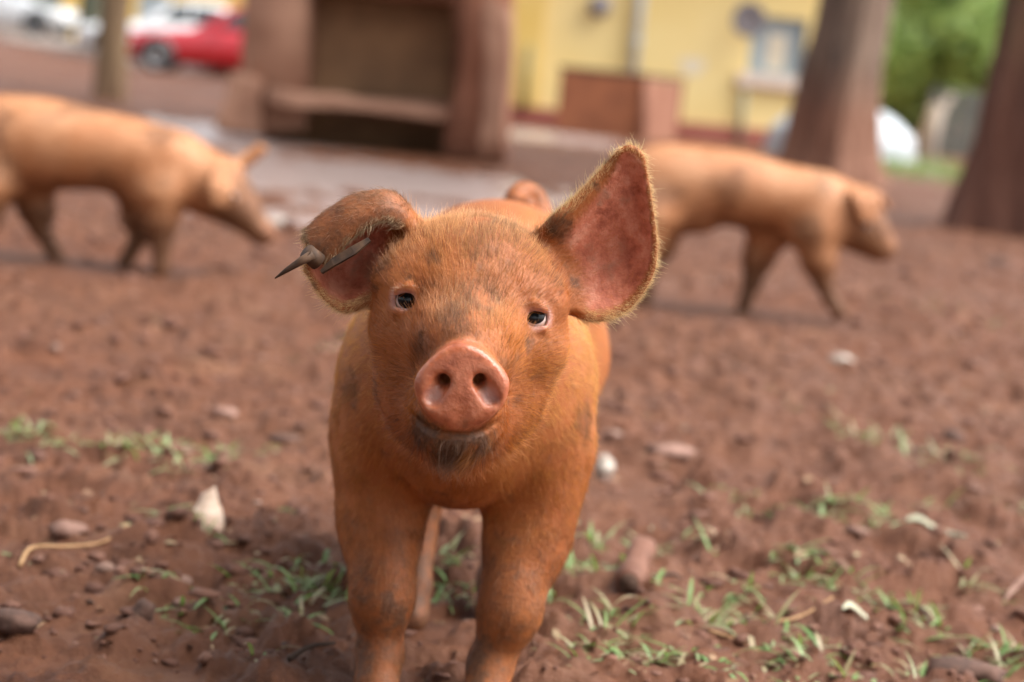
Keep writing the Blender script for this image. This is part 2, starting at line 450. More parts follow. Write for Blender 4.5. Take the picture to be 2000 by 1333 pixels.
V, Fc = tube([(frr[0], frr[1] - .02, -.02), (frr[0], frr[1] - .02, zt - .052)], .04, 8); mesh_obj('corner_post', V, Fc, BOXS, crate)
lid = bmesh.new(); q = [np.array(p) for p in (fl, frr, sr, bl)]; cc = sum(q) / 4
lo = [lid.verts.new((*(cc + (p - cc) * 1.03)[:2], zt - .048)) for p in q]; hi = [lid.verts.new((*(cc + (p - cc) * 1.03)[:2], zt)) for p in q]
lid.faces.new(lo[::-1]); lid.faces.new(hi)
for i in range(4): lid.faces.new((lo[i], lo[(i + 1) % 4], hi[(i + 1) % 4], hi[i]))
bm_obj('lid', lid, BOXD, crate, False, .006)
tag(crate, 'rust brown boxy bin with a dark lid in front of the yellow wall', 'bin')

# ================================================================== trees
def bark_material(name, c0, c1, mudc, mudz, moss=None, mossz=None):
    m = M(name, c0, .9)
    n = m.noise(1.6, 6, .6, sx=(4, 4, .45)); n2 = m.noise(14, 5, sx=(3, 3, 1))
    c = m.ramp(n, [(.36, c0), (.62, c1)])
    t = m.add('ShaderNodeTexCoord'); sp = m.add('ShaderNodeSeparateXYZ'); m.l.new(t.outputs['Object'], sp.inputs[0])
    zz = m.math('ADD', sp.outputs[2], m.math('MULTIPLY', n2, .5))
    c = m.mix(m.f(zz, mudz + .45, mudz, 0, .60), c, mudc)
    if moss: c = m.mix(m.math('MULTIPLY', m.f(zz, mossz, mossz + .5, 0, 1), m.f(n2, .45, .6, 0, .8)), c, moss)
    m.set('Base Color', c); m.bump(m.math('ADD', n, n2), .8, .03)
    return m.m

def trunk_obj(parent, mat, h, prof, lean, seed, seg=72, rows=110, name='trunk'):
    """tapered, furrowed trunk; prof: list of (height, radius); lean(z) -> x, y offset"""
    zs = np.linspace(-.15, 1, rows) ; zs = np.where(zs < 0, zs, zs ** 1.6 * h)
    pz, pr = zip(*prof); V = []
    for z in zs:
        r = np.interp(z, pz, pr); lx, ly = lean(z)
        th = np.linspace(0, 2 * math.pi, seg, endpoint=False)
        q = np.stack([np.cos(th) * 2.6, np.sin(th) * 2.6, np.full(seg, z * 1.1)], 1) + seed
        fur = 1 + .14 * noise3(q) + .10 * -np.abs(noise3(q * np.array([3.2, 3.2, .8]))) + .025 * noise3(q * np.array([8, 8, 3]))
        root = 1 + .22 * np.exp(-max(z, 0) / .22) * np.maximum(0, np.sin(th * 5 + seed)) 
        rr = r * fur * root
        V += list(np.stack([np.cos(th) * rr + lx, np.sin(th) * rr + ly, np.full(seg, z)], 1))
    Fc = [(i * seg + k, i * seg + (k + 1) % seg, (i + 1) * seg + (k + 1) % seg, (i + 1) * seg + k) for i in range(rows - 1) for k in range(seg)]
    return mesh_obj(name, V, Fc, mat, parent)

def crown_obj(parent, mat, centre, rad, n, size, seed, squash=.8, clumps=26, name='crown', shape=None):
    rg = np.random.default_rng(seed)
    cc = rg.normal(size=(clumps, 3)); cc /= np.linalg.norm(cc, axis=1)[:, None]; cc *= rad * rg.random((clumps, 1)) ** .5 * .85; cc[:, 2] *= squash
    k = rg.integers(0, clumps, n)
    d = rg.normal(size=(n, 3)); d /= np.linalg.norm(d, axis=1)[:, None]
    p = np.array(centre) + cc[k] + d * (rad * (.18 + .22 * rg.random((clumps, 1))[k])) * rg.random((n, 1)) ** .4
    a = rg.normal(size=(n, 3)); a /= np.linalg.norm(a, axis=1)[:, None]
    b = np.cross(a, rg.normal(size=(n, 3))); b /= np.linalg.norm(b, axis=1)[:, None]
    s = size * (.6 + .8 * rg.random((n, 1)))
    c = np.cross(a, b)
    V = np.stack([p - a * s, p + b * s * .45 + c * s * .12, p + a * s, p - b * s * .45 + c * s * .12], 1).reshape(-1, 3)
    return fast_mesh(name, V, np.arange(4 * n).reshape(-1, 4), mat, parent, False)

BARK1 = bark_material('grey_bark', (.060, .042, .034), (.21, .138, .098), (.21, .075, .038), .75)
BARK2 = bark_material('dark_red_bark', (.055, .026, .017), (.15, .068, .042), (.135, .048, .028), .85, (.065, .060, .014), 1.05)
BARK3 = bark_material('tan_bark', (.15, .095, .050), (.24, .155, .085), (.17, .085, .05), .2)
BARK4 = bark_material('dark_mossy_bark', (.040, .045, .030), (.075, .08, .05), (.06, .05, .035), .1)
def leaf_mat(name, c0, c1):
    m = M(name, c0, .5); g = m.add('ShaderNodeNewGeometry')
    m.set('Base Color', m.ramp(g.outputs['Random Per Island'], [(0, c0), (1, c1)]))
    m.b.inputs['Transmission Weight'].default_value = 0.0
    tr = m.add('ShaderNodeBsdfTranslucent'); mx = m.add('ShaderNodeMixShader'); mx.inputs[0].default_value = .35
    tr.inputs[0].default_value = (*[min(1, x * 1.6) for x in c1], 1)
    m.l.new(m.b.outputs[0], mx.inputs[1]); m.l.new(tr.outputs[0], mx.inputs[2]); m.l.new(mx.outputs[0], m.n['Material Output'].inputs[0])
    return m.m
LEAF = leaf_mat('bright_leaf', (.10, .19, .040), (.30, .39, .13))
LEAF_D = leaf_mat('dark_leaf', (.018, .045, .012), (.05, .10, .025))

def mk_tree(name, base_px, topx, prof, h, mat, seed, label, Y=None):
    g = WG(*base_px); e = empty(name, (g[0], g[1], 0))
    t = W(topx[0], topx[1], g[1]); lx = (t[0] - g[0]) / t[2]
    lean = lambda z: (lx * z * (1 if z < 2 else 1), .02 * z)
    trunk_obj(e, mat, h, prof, lean, seed)
    top = np.array([lx * h, .02 * h, h])
    for i in range(4):
        a = seed + i * 1.7; b0 = np.array([lx * h * .86, .02 * h, h * (.82 + .04 * i)])
        d = np.array([math.cos(a), math.sin(a), .9])
        V, Fc = tube([b0, b0 + d * .8, b0 + d * 1.7 + np.array([0, 0, .4])], [prof[-1][1] * .55, prof[-1][1] * .4, prof[-1][1] * .2], 9)
        mesh_obj('limb', V, Fc, mat, e)
    crown_obj(e, LEAF_D, (lx * h, .02 * h, h + 2.2), 3.6, 5200, .17, int(seed * 10), .6, 40)
    tag(e, label, 'tree', 'trees in the yard')
    return e
# middle and right trunks, and the two thin ones on the left
mk_tree('tree', (1606, 356), (1668, 20), [(-.2, .46), (0, .42), (.25, .36), (.7, .31), (1.2, .275), (6, .22)], 6.0, BARK1, 3.3, 'thick grey trunk with reddish mud on its foot, behind the walking piglet')
mk_tree('tree', (1985, 455), (2062, 20), [(-.2, .40), (0, .37), (.3, .33), (.8, .30), (1.3, .28), (6, .22)], 6.0, BARK2, 9.1, 'dark red-brown trunk with green moss at the right edge')
mk_tree('tree', (212, 198), (226, 5), [(-.2, .16), (0, .15), (.5, .14), (1.2, .135), (6, .09)], 6.0, BARK3, 5.7, 'slim tan trunk in front of the parked cars')
mk_tree('tree', (172, 114), (178, 5), [(-.2, .34), (0, .32), (1.2, .29), (6, .20)], 6.0, BARK4, 1.2, 'dark mossy trunk between the white car and the slim trunk')

def bush(name, px, py, Y, rad, n, size, mat, seed, label, squash=.9):
    c = W(px, py, Y); e = empty(name, (c[0], c[1], 0))
    trunk_obj(e, BARK4, max(c[2], .5), [(-.2, .14), (0, .12), (3, .07)], lambda z: (0, 0), seed, 14, 20)
    crown_obj(e, mat, (0, 0, c[2]), rad, n, size, seed, squash)
    tag(e, label, 'tree', 'leafy trees beyond the yard'); return e
bush('leafy_tree', 1830, 70, 31, 1.55, 9000, .09, LEAF, 4, 'bright green leafy tree between the two thick trunks')
bush('leafy_tree', 1770, 190, 36, 1.1, 4500, .09, LEAF_D, 8, 'darker low shrub tree beside the white tank', .7)
bush('leafy_tree', 1990, -40, 40, 3.2, 9000, .13, LEAF, 12, 'pale green tree far behind the mossy trunk')
bush('leafy_tree', 1800, -150, 48, 4.0, 9000, .16, LEAF_D, 15, 'tall dark tree behind the bright leafy tree')
for k_, (tx, ty, cz, cr_, lab) in enumerate(((-2.1, -1.2, 3.5, 2.9, 'added tree just behind the camera on the left, unseen, blocking frontal sky light'), (3.0, -3.0, 4.2, 2.9, 'added tree behind the camera on the right, unseen, blocking frontal sky light'))):
    e = empty('light_blocking_tree', (tx, ty, 0))  # added out of view to keep frontal sky light off the near piglet
    trunk_obj(e, BARK1, cz, [(-.2, .30), (0, .27), (1, .22), (5, .12)], lambda z: (0, 0), 3 + k_, 24, 40)
    crown_obj(e, LEAF_D, (0, 0, cz), cr_, 9000, .17, 60 + k_, .62, 60)
    tag(e, lab, 'tree', 'added light-blocking trees behind the camera')
bush('leafy_tree', 60, -190, 80, 4.5, 6000, .22, LEAF_D, 21, 'far dark tree above the white car')
# ================================================================== piglets
def ell(P, c, r, R=None):
    p = P - np.asarray(c)
    if R is not None: p = p @ R
    r = np.asarray(r, float)
    k0 = np.sqrt(((p / r) ** 2).sum(1)) + 1e-9; k1 = np.sqrt(((p / r ** 2) ** 2).sum(1)) + 1e-9
    return k0 * (k0 - 1) / k1

def rcone(P, a, b, ra, rb):
    a = np.asarray(a, float); b = np.asarray(b, float)
    pa = P - a; ba = b - a
    h = np.clip(pa @ ba / (ba @ ba), 0, 1)
    return np.sqrt(((pa - h[:, None] * ba) ** 2).sum(1)) - (ra + (rb - ra) * h)

def smin(a, b, k):
    h = np.clip(.5 + .5 * (b - a) / k, 0, 1)
    return b * (1 - h) + a * h - k * h * (1 - h)

def smax(a, b, k): return -smin(-a, -b, k)

def cr(ctrl, n):
    """Catmull-Rom resample along the first axis"""
    ctrl = np.asarray(ctrl, float); m = len(ctrl)
    t = np.linspace(0, m - 1, n); i = np.clip(np.floor(t).astype(int), 0, m - 2); f = (t - i).reshape(-1, *([1] * (ctrl.ndim - 1)))
    p0 = np.where((i == 0).reshape(f.shape), 2 * ctrl[0] - ctrl[1], ctrl[np.maximum(i - 1, 0)])
    p1, p2 = ctrl[i], ctrl[i + 1]
    p3 = np.where((i == m - 2).reshape(f.shape), 2 * ctrl[-1] - ctrl[-2], ctrl[np.minimum(i + 2, m - 1)])
    return .5 * (2 * p1 + (p2 - p0) * f + (2 * p0 - 5 * p1 + 4 * p2 - p3) * f ** 2 + (3 * p1 - p0 - 3 * p2 + p3) * f ** 3)

class Sheet:
    """a thin curved ear: control grid -> fine grid, distance by BVH"""
    def __init__(s, ctrl, thick, nu=36, nv=36):
        g = cr(ctrl, nu); g = np.swapaxes(cr(np.swapaxes(g, 0, 1), nv), 0, 1)
        s.g = g; s.nu, s.nv = nu, nv; s.thick = thick
        V = g.reshape(-1, 3); T = []
        for i in range(nu - 1):
            for j in range(nv - 1):
                a = i * nv + j
                T.append((a, a + nv, a + nv + 1)); T.append((a, a + nv + 1, a + 1))
        s.bvh = BVHTree.FromPolygons([tuple(v) for v in V], T)
        s.lo = V.min(0); s.hi = V.max(0)
        a = g[:-1, :-1]; du = g[1:, :-1] - a; dv = g[:-1, 1:] - a
        s.nrm = np.cross(du, dv); s.nrm /= np.linalg.norm(s.nrm, axis=2)[..., None] + 1e-12
        s.du = du / (np.linalg.norm(du, axis=2)[..., None] + 1e-9)
    def query(s, P, maxd=.03):
        n = len(P); d = np.full(n, maxd); idx = np.full(n, -1); loc = np.zeros((n, 3))
        near = np.where(((P > s.lo - maxd) & (P < s.hi + maxd)).all(1))[0]
        f = s.bvh.find_nearest
        for k in near:
            r = f(P[k], maxd)
            if r[0] is not None: d[k] = r[3]; idx[k] = r[2]; loc[k] = r[0]
        return d, idx, loc
    def uv(s, idx):
        c = idx // 2; return (c // (s.nv - 1)) / (s.nu - 2), (c % (s.nv - 1)) / (s.nv - 2)
    def sdf(s, P, maxd=.03):
        d, idx, _ = s.query(P, maxd)
        u, v = s.uv(np.maximum(idx, 0))
        t = np.where(idx < 0, .002, s.thick(u, v))
        return d - t

def surface_nets(sdf, xs, ys, zs, B=4):
    """polygonise sdf on a rectilinear grid, looking only at blocks near the surface"""
    def fit(a):
        k = (-len(a)) % B
        return np.concatenate([a, a[-1] + (a[-1] - a[-2]) * np.arange(1, k + 1)])
    xs, ys, zs = fit(xs), fit(ys), fit(zs)
    nx, ny, nz = len(xs), len(ys), len(zs)
    cx, cy, cz = (a.reshape(-1, B).mean(1) for a in (xs, ys, zs))
    hx, hy, hz = (np.gradient(c) for c in (cx, cy, cz))
    Cc = np.stack(np.meshgrid(cx, cy, cz, indexing='ij'), -1)
    rad = np.sqrt(hx[:, None, None] ** 2 + hy[None, :, None] ** 2 + hz[None, None, :] ** 2)
    dc = sdf(Cc.reshape(-1, 3)).reshape(rad.shape)
    near = np.abs(dc) < rad * 1.15
    full = np.repeat(np.repeat(np.repeat(near, B, 0), B, 1), B, 2)
    val = np.repeat(np.repeat(np.repeat(np.where(dc < 0, -1., 1.), B, 0), B, 1), B, 2)
    I = np.argwhere(full)
    val[full] = sdf(np.stack([xs[I[:, 0]], ys[I[:, 1]], zs[I[:, 2]]], 1))
    neg = val < 0
    cs = np.zeros((nx - 1, ny - 1, nz - 1), np.int8)
    for d in np.ndindex(2, 2, 2):
        cs += neg[d[0]:nx - 1 + d[0], d[1]:ny - 1 + d[1], d[2]:nz - 1 + d[2]]
    act = (cs > 0) & (cs < 8)
    cells = np.argwhere(act); vid = np.full(act.shape, -1, np.int64); vid[act] = np.arange(len(cells))
    acc = np.zeros((len(cells), 3)); cnt = np.zeros(len(cells))
    G = [xs, ys, zs]
    for ax in range(3):
        o1, o2 = [k for k in range(3) if k != ax]
        for a in (0, 1):
            for b in (0, 1):
                A = cells.copy(); A[:, o1] += a; A[:, o2] += b; Bc = A.copy(); Bc[:, ax] += 1
                va = val[A[:, 0], A[:, 1], A[:, 2]]; vb = val[Bc[:, 0], Bc[:, 1], Bc[:, 2]]
                m = (va < 0) != (vb < 0); t = va / np.where(m, va - vb, 1)
                p = np.stack([G[k][A[:, k]] for k in range(3)], 1)
                p[:, ax] += t * (G[ax][Bc[:, ax]] - G[ax][A[:, ax]])
                acc[m] += p[m]; cnt[m] += 1
    V = acc / np.maximum(cnt, 1)[:, None]
    Q = []
    for ax in range(3):
        o1, o2 = [(1, 2), (2, 0), (0, 1)][ax]
        sl0 = [slice(None)] * 3; sl1 = [slice(None)] * 3
        sl0[ax] = slice(0, -1); sl1[ax] = slice(1, None)
        ch = neg[tuple(sl0)] != neg[tuple(sl1)]
        E = np.argwhere(ch)
        E = E[(E[:, o1] > 0) & (E[:, o2] > 0) & (E[:, o1] < act.shape[o1]) & (E[:, o2] < act.shape[o2])]
        flip = neg[E[:, 0], E[:, 1], E[:, 2]]
        c = []
        for a, b in ((1, 1), (0, 1), (0, 0), (1, 0)):
            X = E.copy(); X[:, o1] -= a; X[:, o2] -= b; c.append(vid[X[:, 0], X[:, 1], X[:, 2]])
        q = np.stack(c, 1); q[~flip] = q[~flip][:, ::-1]
        Q.append(q)
    Q = np.concatenate(Q); Q = Q[(Q >= 0).all(1)]
    return V, Q

def grad(sdf, V, e=.0008):
    g = np.zeros_like(V)
    for k in range(3):
        d = np.zeros(3); d[k] = e
        g[:, k] = sdf(V + d) - sdf(V - d)
    return g / (2 * e)

def relax(V, Q, sdf, n=1):
    for _ in range(n):
        acc = np.zeros_like(V); cnt = np.zeros(len(V))
        for a in range(4):
            for b in (1, 3):
                np.add.at(acc, Q[:, a], V[Q[:, (a + b) % 4]]); np.add.at(cnt, Q[:, a], 1)
        V = V * .4 + .6 * acc / np.maximum(cnt, 1)[:, None]
        g = grad(sdf, V); d = sdf(V)
        V = V - np.clip(d / np.maximum((g ** 2).sum(1), .3), -.004, .004)[:, None] * g
    return V

def march(sdf, px, py, y0=1.3, y1=2.6):
    """first point of the surface on a photograph ray"""
    a = W(px, py, y0); b = W(px, py, y1); n = 1300
    P = a + (b - a) * np.linspace(0, 1, n)[:, None]
    v = sdf(P); k = int(np.argmax(v < 0))
    return P[k]

# ---- materials of hide, fur, eye, hoof
def hide_material(name, orange_a, orange_b, sss=.25):
    m = M(name, orange_a, .62)
    reg = m.attr('region'); sep = m.add('ShaderNodeSeparateColor'); m.l.new(reg, sep.inputs[0])
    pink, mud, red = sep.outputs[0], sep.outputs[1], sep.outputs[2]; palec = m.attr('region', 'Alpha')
    n1 = m.noise(9, 5); n2 = m.noise(70, 6, .65); n3 = m.noise(260, 3)
    c = m.ramp(n1, [(.35, orange_a), (.68, orange_b)])
    c = m.mix(m.f(n2, .45, .75, 0, .25), c, (.24, .085, .03))
    c = m.mix(m.f(n2, .60, .70, 0, .45), c, (.15, .065, .035))
    pk = m.ramp(n2, [(.28, (.29, .072, .030)), (.5, (.44, .132, .062)), (.7, (.52, .19, .10))])
    c = m.mix(pink, c, pk)
    rd = m.ramp(n2, [(.30, (.28, .062, .030)), (.48, (.50, .150, .082)), (.7, (.64, .28, .18))])
    c = m.mix(red, c, rd)
    md = m.ramp(n3, [(.3, (.060, .024, .010)), (.7, (.15, .062, .026))])
    mf = m.f(m.math('ADD', mud, m.math('MULTIPLY', m.math('SUBTRACT', n2, .5), 1.5)), .22, .95, 0, .9)
    mf = m.math('MULTIPLY', mf, m.f(mud, .02, .25, 0, 1))
    c = m.mix(m.math('MINIMUM', mf, .93), c, md)
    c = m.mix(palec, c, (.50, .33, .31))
    m.set('Base Color', c)
    m.b.inputs['Subsurface Weight'].default_value = sss
    m.b.inputs['Subsurface Radius'].default_value = (1.0, .35, .2); m.b.inputs['Subsurface Scale'].default_value = .006
    wet = m.attr('wet', 'Fac')
    m.set('Roughness', m.f(wet, 0, 1, .65, .16))
    h = m.math('ADD', m.math('MULTIPLY', n3, .5), n2)
    m.bump(h, .55, .0025)
    return m.m

HIDE = hide_material('hide', (.28, .074, .012), (.38, .115, .022))
HIDE_BG = hide_material('hide_pale', (.38, .150, .058), (.50, .25, .125), 0.0)
_m = M('fur_strand', (.4, .2, .08), .5)
_m.set('Base Color', _m.attr('tint')); _m.b.inputs['Specular IOR Level'].default_value = .35
_t2 = _m.add('ShaderNodeBsdfTranslucent'); _m.l.new(_m.attr('tint'), _t2.inputs[0])
_x2 = _m.add('ShaderNodeMixShader'); _x2.inputs[0].default_value = .28
_m.l.new(_m.b.outputs[0], _x2.inputs[1]); _m.l.new(_t2.outputs[0], _x2.inputs[2]); _m.l.new(_x2.outputs[0], _m.n['Material Output'].inputs[0]); FUR = _m.m
_m = M('eyeball', (.7, .6, .57), .05, IOR=1.33)
_t = _m.add('ShaderNodeTexCoord'); _s = _m.add('ShaderNodeSeparateXYZ'); _m.l.new(_t.outputs['Object'], _s.inputs[0])
_m.set('Base Color', _m.ramp(_m.f(_s.outputs[2], .0055, .0105), [(.0, (.62, .50, .47)), (.02, (.62, .50, .47)), (.10, (.012, .010, .010)), (.8, (.006, .006, .007))]))
EYE = _m.m
HOOF = noisy('hoof_horn', (.07, .045, .03), (.14, .085, .055), 60, .6, .4, .002)

def dens_hairs(V, Q, Nrm, density, flow, length, tint, lift, count, rad=.00016, seed=1, clump=.35, npt=5):
    """scatter strands over the quads; every input is per vertex"""
    rg = np.random.default_rng(seed)
    T = np.concatenate([Q[:, [0, 1, 2]], Q[:, [0, 2, 3]]])
    a, b, c = V[T[:, 0]], V[T[:, 1]], V[T[:, 2]]
    ar = .5 * np.linalg.norm(np.cross(b - a, c - a), axis=1) * density[T].mean(1)
    k = rg.choice(len(T), count, p=ar / ar.sum())
    r1 = np.sqrt(rg.random(count)); r2 = rg.random(count)
    w = np.stack([1 - r1, r1 * (1 - r2), r1 * r2], 1)
    ip = lambda A: (A[T[k]] * w.reshape(count, 3, *([1] * (A.ndim - 1)))).sum(1)
    p, nn, fl, L, tc, lf = ip(V), ip(Nrm), ip(flow), ip(length), ip(tint), ip(lift)
    nn /= np.linalg.norm(nn, axis=1)[:, None]
    fl = fl - nn * (fl * nn).sum(1)[:, None]; fl /= np.linalg.norm(fl, axis=1)[:, None] + 1e-6
    L = L * (.55 + .75 * rg.random(count))
    cl = np.stack([noise3(p * 55 + o) for o in (0, 31.7, 77.1)], 1) * clump
    d0 = fl * (1 - lf)[:, None] + nn * lf[:, None] + cl + rg.normal(size=(count, 3)) * .13
    d0 /= np.linalg.norm(d0, axis=1)[:, None]
    bend = fl * .45 - nn * .30 + rg.normal(size=(count, 3)) * .12
    s = np.linspace(0, 1, npt)
    pts = p[:, None] - nn[:, None] * .0006 + L[:, None, None] * (d0[:, None] * s[None, :, None] + bend[:, None] * (s ** 2)[None, :, None] * .5)
    rr = np.broadcast_to(rad * (1 - .8 * s), (count, npt)) * (.7 + .6 * rg.random(count))[:, None]
    tc = tc * (.72 + .55 * rg.random((count, 1))); dk = (rg.random((count, 1)) < .16 + .25 * sst(.0, .4, noise3(p * 38))[:, None]) & (noise3(p * 9 + 4)[:, None] > -.25) & (tc[:, :1] < .62)
    tc = np.clip(np.where(dk, tc * np.array([.42, .40, .45]), tc), 0, .95)
    return pts, rr, tc

def fur_object(name, sets, parent):
    hc = bpy.data.hair_curves.new(name)
    npt = sets[0][0].shape[1]; n = sum(len(s[0]) for s in sets)
    hc.add_curves([npt] * n)
    hc.attributes['position'].data.foreach_set('vector', np.concatenate([s[0].reshape(-1) for s in sets]).astype(np.float32))
    r = hc.attributes.new('radius', 'FLOAT', 'POINT')
    r.data.foreach_set('value', np.concatenate([s[1].reshape(-1) for s in sets]).astype(np.float32))
    t = hc.attributes.new('tint', 'FLOAT_COLOR', 'CURVE')
    tc = np.concatenate([s[2] for s in sets])
    t.data.foreach_set('color', np.concatenate([tc, np.ones((n, 1))], 1).astype(np.float32).ravel())
    hc.materials.append(FUR)
    o = link(bpy.data.objects.new(name, hc), parent); o['kind'] = 'stuff'
    return o

def set_region(o, reg, wet, pal=None):
    me = o.data
    a = me.color_attributes.new('region', 'FLOAT_COLOR', 'POINT')
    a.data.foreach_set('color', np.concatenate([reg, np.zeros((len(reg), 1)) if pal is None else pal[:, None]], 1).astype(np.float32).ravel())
    w = me.attributes.new('wet', 'FLOAT', 'POINT'); w.data.foreach_set('value', wet.astype(np.float32))

# ------------------------------------------------------------------ the near piglet, facing the camera
EYE_L, EYE_R = (790, 584), (1050, 621)
HEADC = W(925, 580, 1.62)
SN = W(902, 752, 1.462)                         # snout disc centre
sn_ax = np.array([0.0, -1.0, .10]); sn_ax /= np.linalg.norm(sn_ax)
sn_x = RIGHT - sn_ax * (RIGHT @ sn_ax); sn_x /= np.linalg.norm(sn_x)
sn_z = np.cross(sn_x, -sn_ax); sn_z *= np.sign(sn_z[2])

def A(px, py, dy, Y): return W(px, py, Y + dy)
YE = 1.605
ctl = [[(1050, 470, .012), (1066, 500, .012), (1080, 535, .012), (1092, 568, .012), (1105, 595, .012)],
       [(1085, 428, .000), (1118, 468, .016), (1146, 518, .026), (1156, 570, .020), (1160, 620, .004)],
       [(1130, 385, .004), (1165, 428, .018), (1205, 482, .028), (1226, 540, .022), (1226, 598, .010)],
       [(1178, 333, .008), (1206, 372, .016), (1238, 420, .021), (1260, 470, .018), (1276, 520, .012)],
       [(1200, 308, .008), (1219, 320, .012), (1240, 345, .014), (1259, 380, .013), (1273, 420, .012)],
       [(1212, 296, .004), (1222, 290, .005), (1232, 288, .006), (1243, 293, .007), (1254, 306, .008)]]
EAR_R = Sheet([[A(*p, YE) for p in row] for row in ctl], lambda u, v: .0022 + .0035 * (1 - u) ** 3)
ctl = [[(760, 560, .018), (778, 532, .018), (792, 490, .018), (808, 440, .014), (813, 442, .008), (816, 452, .006)],
       [(718, 590, .004), (734, 530, .026), (742, 462, .032), (764, 384, .008), (758, 402, -.010), (752, 424, -.013)],
       [(672, 606, .000), (678, 550, .024), (684, 478, .028), (694, 386, .002), (684, 425, -.018), (684, 462, -.020)],
       [(632, 578, .000), (632, 540, .014), (636, 485, .018), (640, 415, .000), (636, 462, -.018), (640, 510, -.021)],
       [(598, 528, -.002), (600, 512, .003), (604, 492, .003), (598, 452, -.004), (603, 470, -.014), (614, 502, -.018)]]
EAR_L = Sheet([[A(*p, YE + .004) for p in row] for row in ctl], lambda u, v: .0022 + .0030 * (1 - u) ** 3)

PIGX = -.036
def head_base(P):
    d = ell(P, W(917, 572, 1.625), (.073, .075, .062))
    d = smin(d, rcone(P, W(918, 610, 1.592), SN - sn_ax * .030, .060, .030), .035)
    d = smin(d, ell(P, W(838, 708, 1.594), (.045, .055, .055)), .03)
    d = smin(d, ell(P, W(978, 722, 1.594), (.043, .055, .055)), .03)
    d = smin(d, ell(P, W(895, 812, 1.570), (.048, .060, .038)), .03)
    d = smin(d, rcone(P, W(894, 826, 1.53), W(888, 836, 1.482), .030, .0235), .022)        # lower jaw
    d = smin(d, ell(P, W(893, 800, 1.505), (.034, .038, .030)), .018)                        # upper lip
    for e, sx in ((EYE_L, -1), (EYE_R, 1)):                                                # brow and cheek bone
        d = smin(d, ell(P, W(e[0] + 8 * -sx, e[1] - 34, 1.578), (.026, .024, .016)), .02)
        d = smin(d, ell(P, W(e[0] - 10 * sx, e[1] + 55, 1.575), (.026, .028, .020)), .02)
    d = smin(d, ell(P, W(905, 655, 1.525), (.032, .05, .020)), .025)                        # bridge of the nose
    return d

def snout(P):
    q = P - SN; x, y, z = q @ sn_x, q @ sn_ax, q @ sn_z
    zz = z / .0305; wid = .0345 * (1 - .26 * sst(.0, 1.1, zz) + .02 * zz)
    rr = np.sqrt((x / wid) ** 2 + zz ** 2) + 1e-9
    dr = (rr - 1) * .030 + .0062
    face = .009 - .10 * (z - .0) + 1.5 * (x ** 2)               # slight convexity of the disc
    dy = np.abs(y + .004) - .0058 - .0008 * np.cos(np.clip(rr, 0, 1) * 3.1)
    dd = np.minimum(np.maximum(dr, dy), 0) + np.sqrt(np.maximum(dr, 0) ** 2 + np.maximum(dy, 0) ** 2) - .0064
    return dd

def carve_snout(P, dd):
    for sx in (-1, 1):
        N_ = lambda a, b, c: SN + sn_x * (a * sx) + sn_z * b + sn_ax * c
        dd = smax(dd, -rcone(P, N_(.0155, .0000, .0082), N_(.0215, -.0095, .0084), .0064, .0066), .0035)     # wet hollow
        dd = smax(dd, -rcone(P, N_(.0142, .0025, .010), N_(.0112, .006, -.010), .0052, .0044), .004)         # nostril
    dd = smax(dd, -rcone(P, SN - sn_z * .036 + sn_ax * .008, SN - sn_z * .016 + sn_ax * .0135, .0050, .0018), .007)
    return dd

def body_sdf(P):
    X = PIGX
    d = ell(P, (X - .003, 1.93, .292), (.111, .19, .112))
    d = smin(d, ell(P, (X + .000, 2.10, .288), (.113, .22, .115)), .05)
    d = smin(d, ell(P, (X + .012, 2.30, .316), (.122, .17, .124)), .05)
    d = smin(d, rcone(P, W(912, 620, 1.70), (X, 1.88, .300), .070, .102), .035)                # neck
    d = smin(d, ell(P, (X, 1.80, .262), (.060, .055, .070)), .04)                            # throat and brisket
    for sx, hx in ((-1, -.004), (1, .004)):
        d = smin(d, ell(P, (X - .003 + sx * .077, 1.865, .262), (.038, .075, .095)), .035)            # shoulder
        kx = X + hx + sx * .054
        a = (X + hx + sx * .068, 1.86, .235); b = (X + hx + sx * (.063 if sx < 0 else .062), 1.835, .155)
        c = (X + hx + sx * (.056 if sx < 0 else .054), 1.812, .098); e = (X + hx + sx * (.053 if sx < 0 else .041), 1.806, .045); f = (X + hx + sx * (.053 if sx < 0 else .039), 1.790, .020)
        lg = rcone(P, a, b, .049, .032); lg = smin(lg, rcone(P, b, c, .031, .0240), .02)
        lg = smin(lg, ell(P, (c[0], c[1] - .006, c[2] + .004), (.0228, .024, .040)), .030)
        lg = smin(lg, ell(P, (b[0] + sx * .004, b[1] + .016, b[2] + .02), (.030, .040, .050)), .035)
        lg = smin(lg, rcone(P, c, e, .0225, .0195), .012); lg = smin(lg, rcone(P, e, f, .0195, .021), .012)
        d = smin(d, lg, .022)
    for sx, dy in ((-1, 0.0), (1, .05)):
        a = (X + sx * .075, 2.30, .26); b = (X + sx * .070, 2.15 + dy, .19); c = (X + sx * .046, 2.170 + dy, .125); e = (X + sx * .043, 2.085 + dy, .040); f = (X + sx * .043, 2.066 + dy, .012)
        lg = rcone(P, a, b, .075, .046); lg = smin(lg, rcone(P, b, c, .042, .024), .025)
        lg = smin(lg, rcone(P, c, e, .024, .018), .012); lg = smin(lg, rcone(P, e, f, .018, .020), .012)
        d = smin(d, lg, .03)
    return d

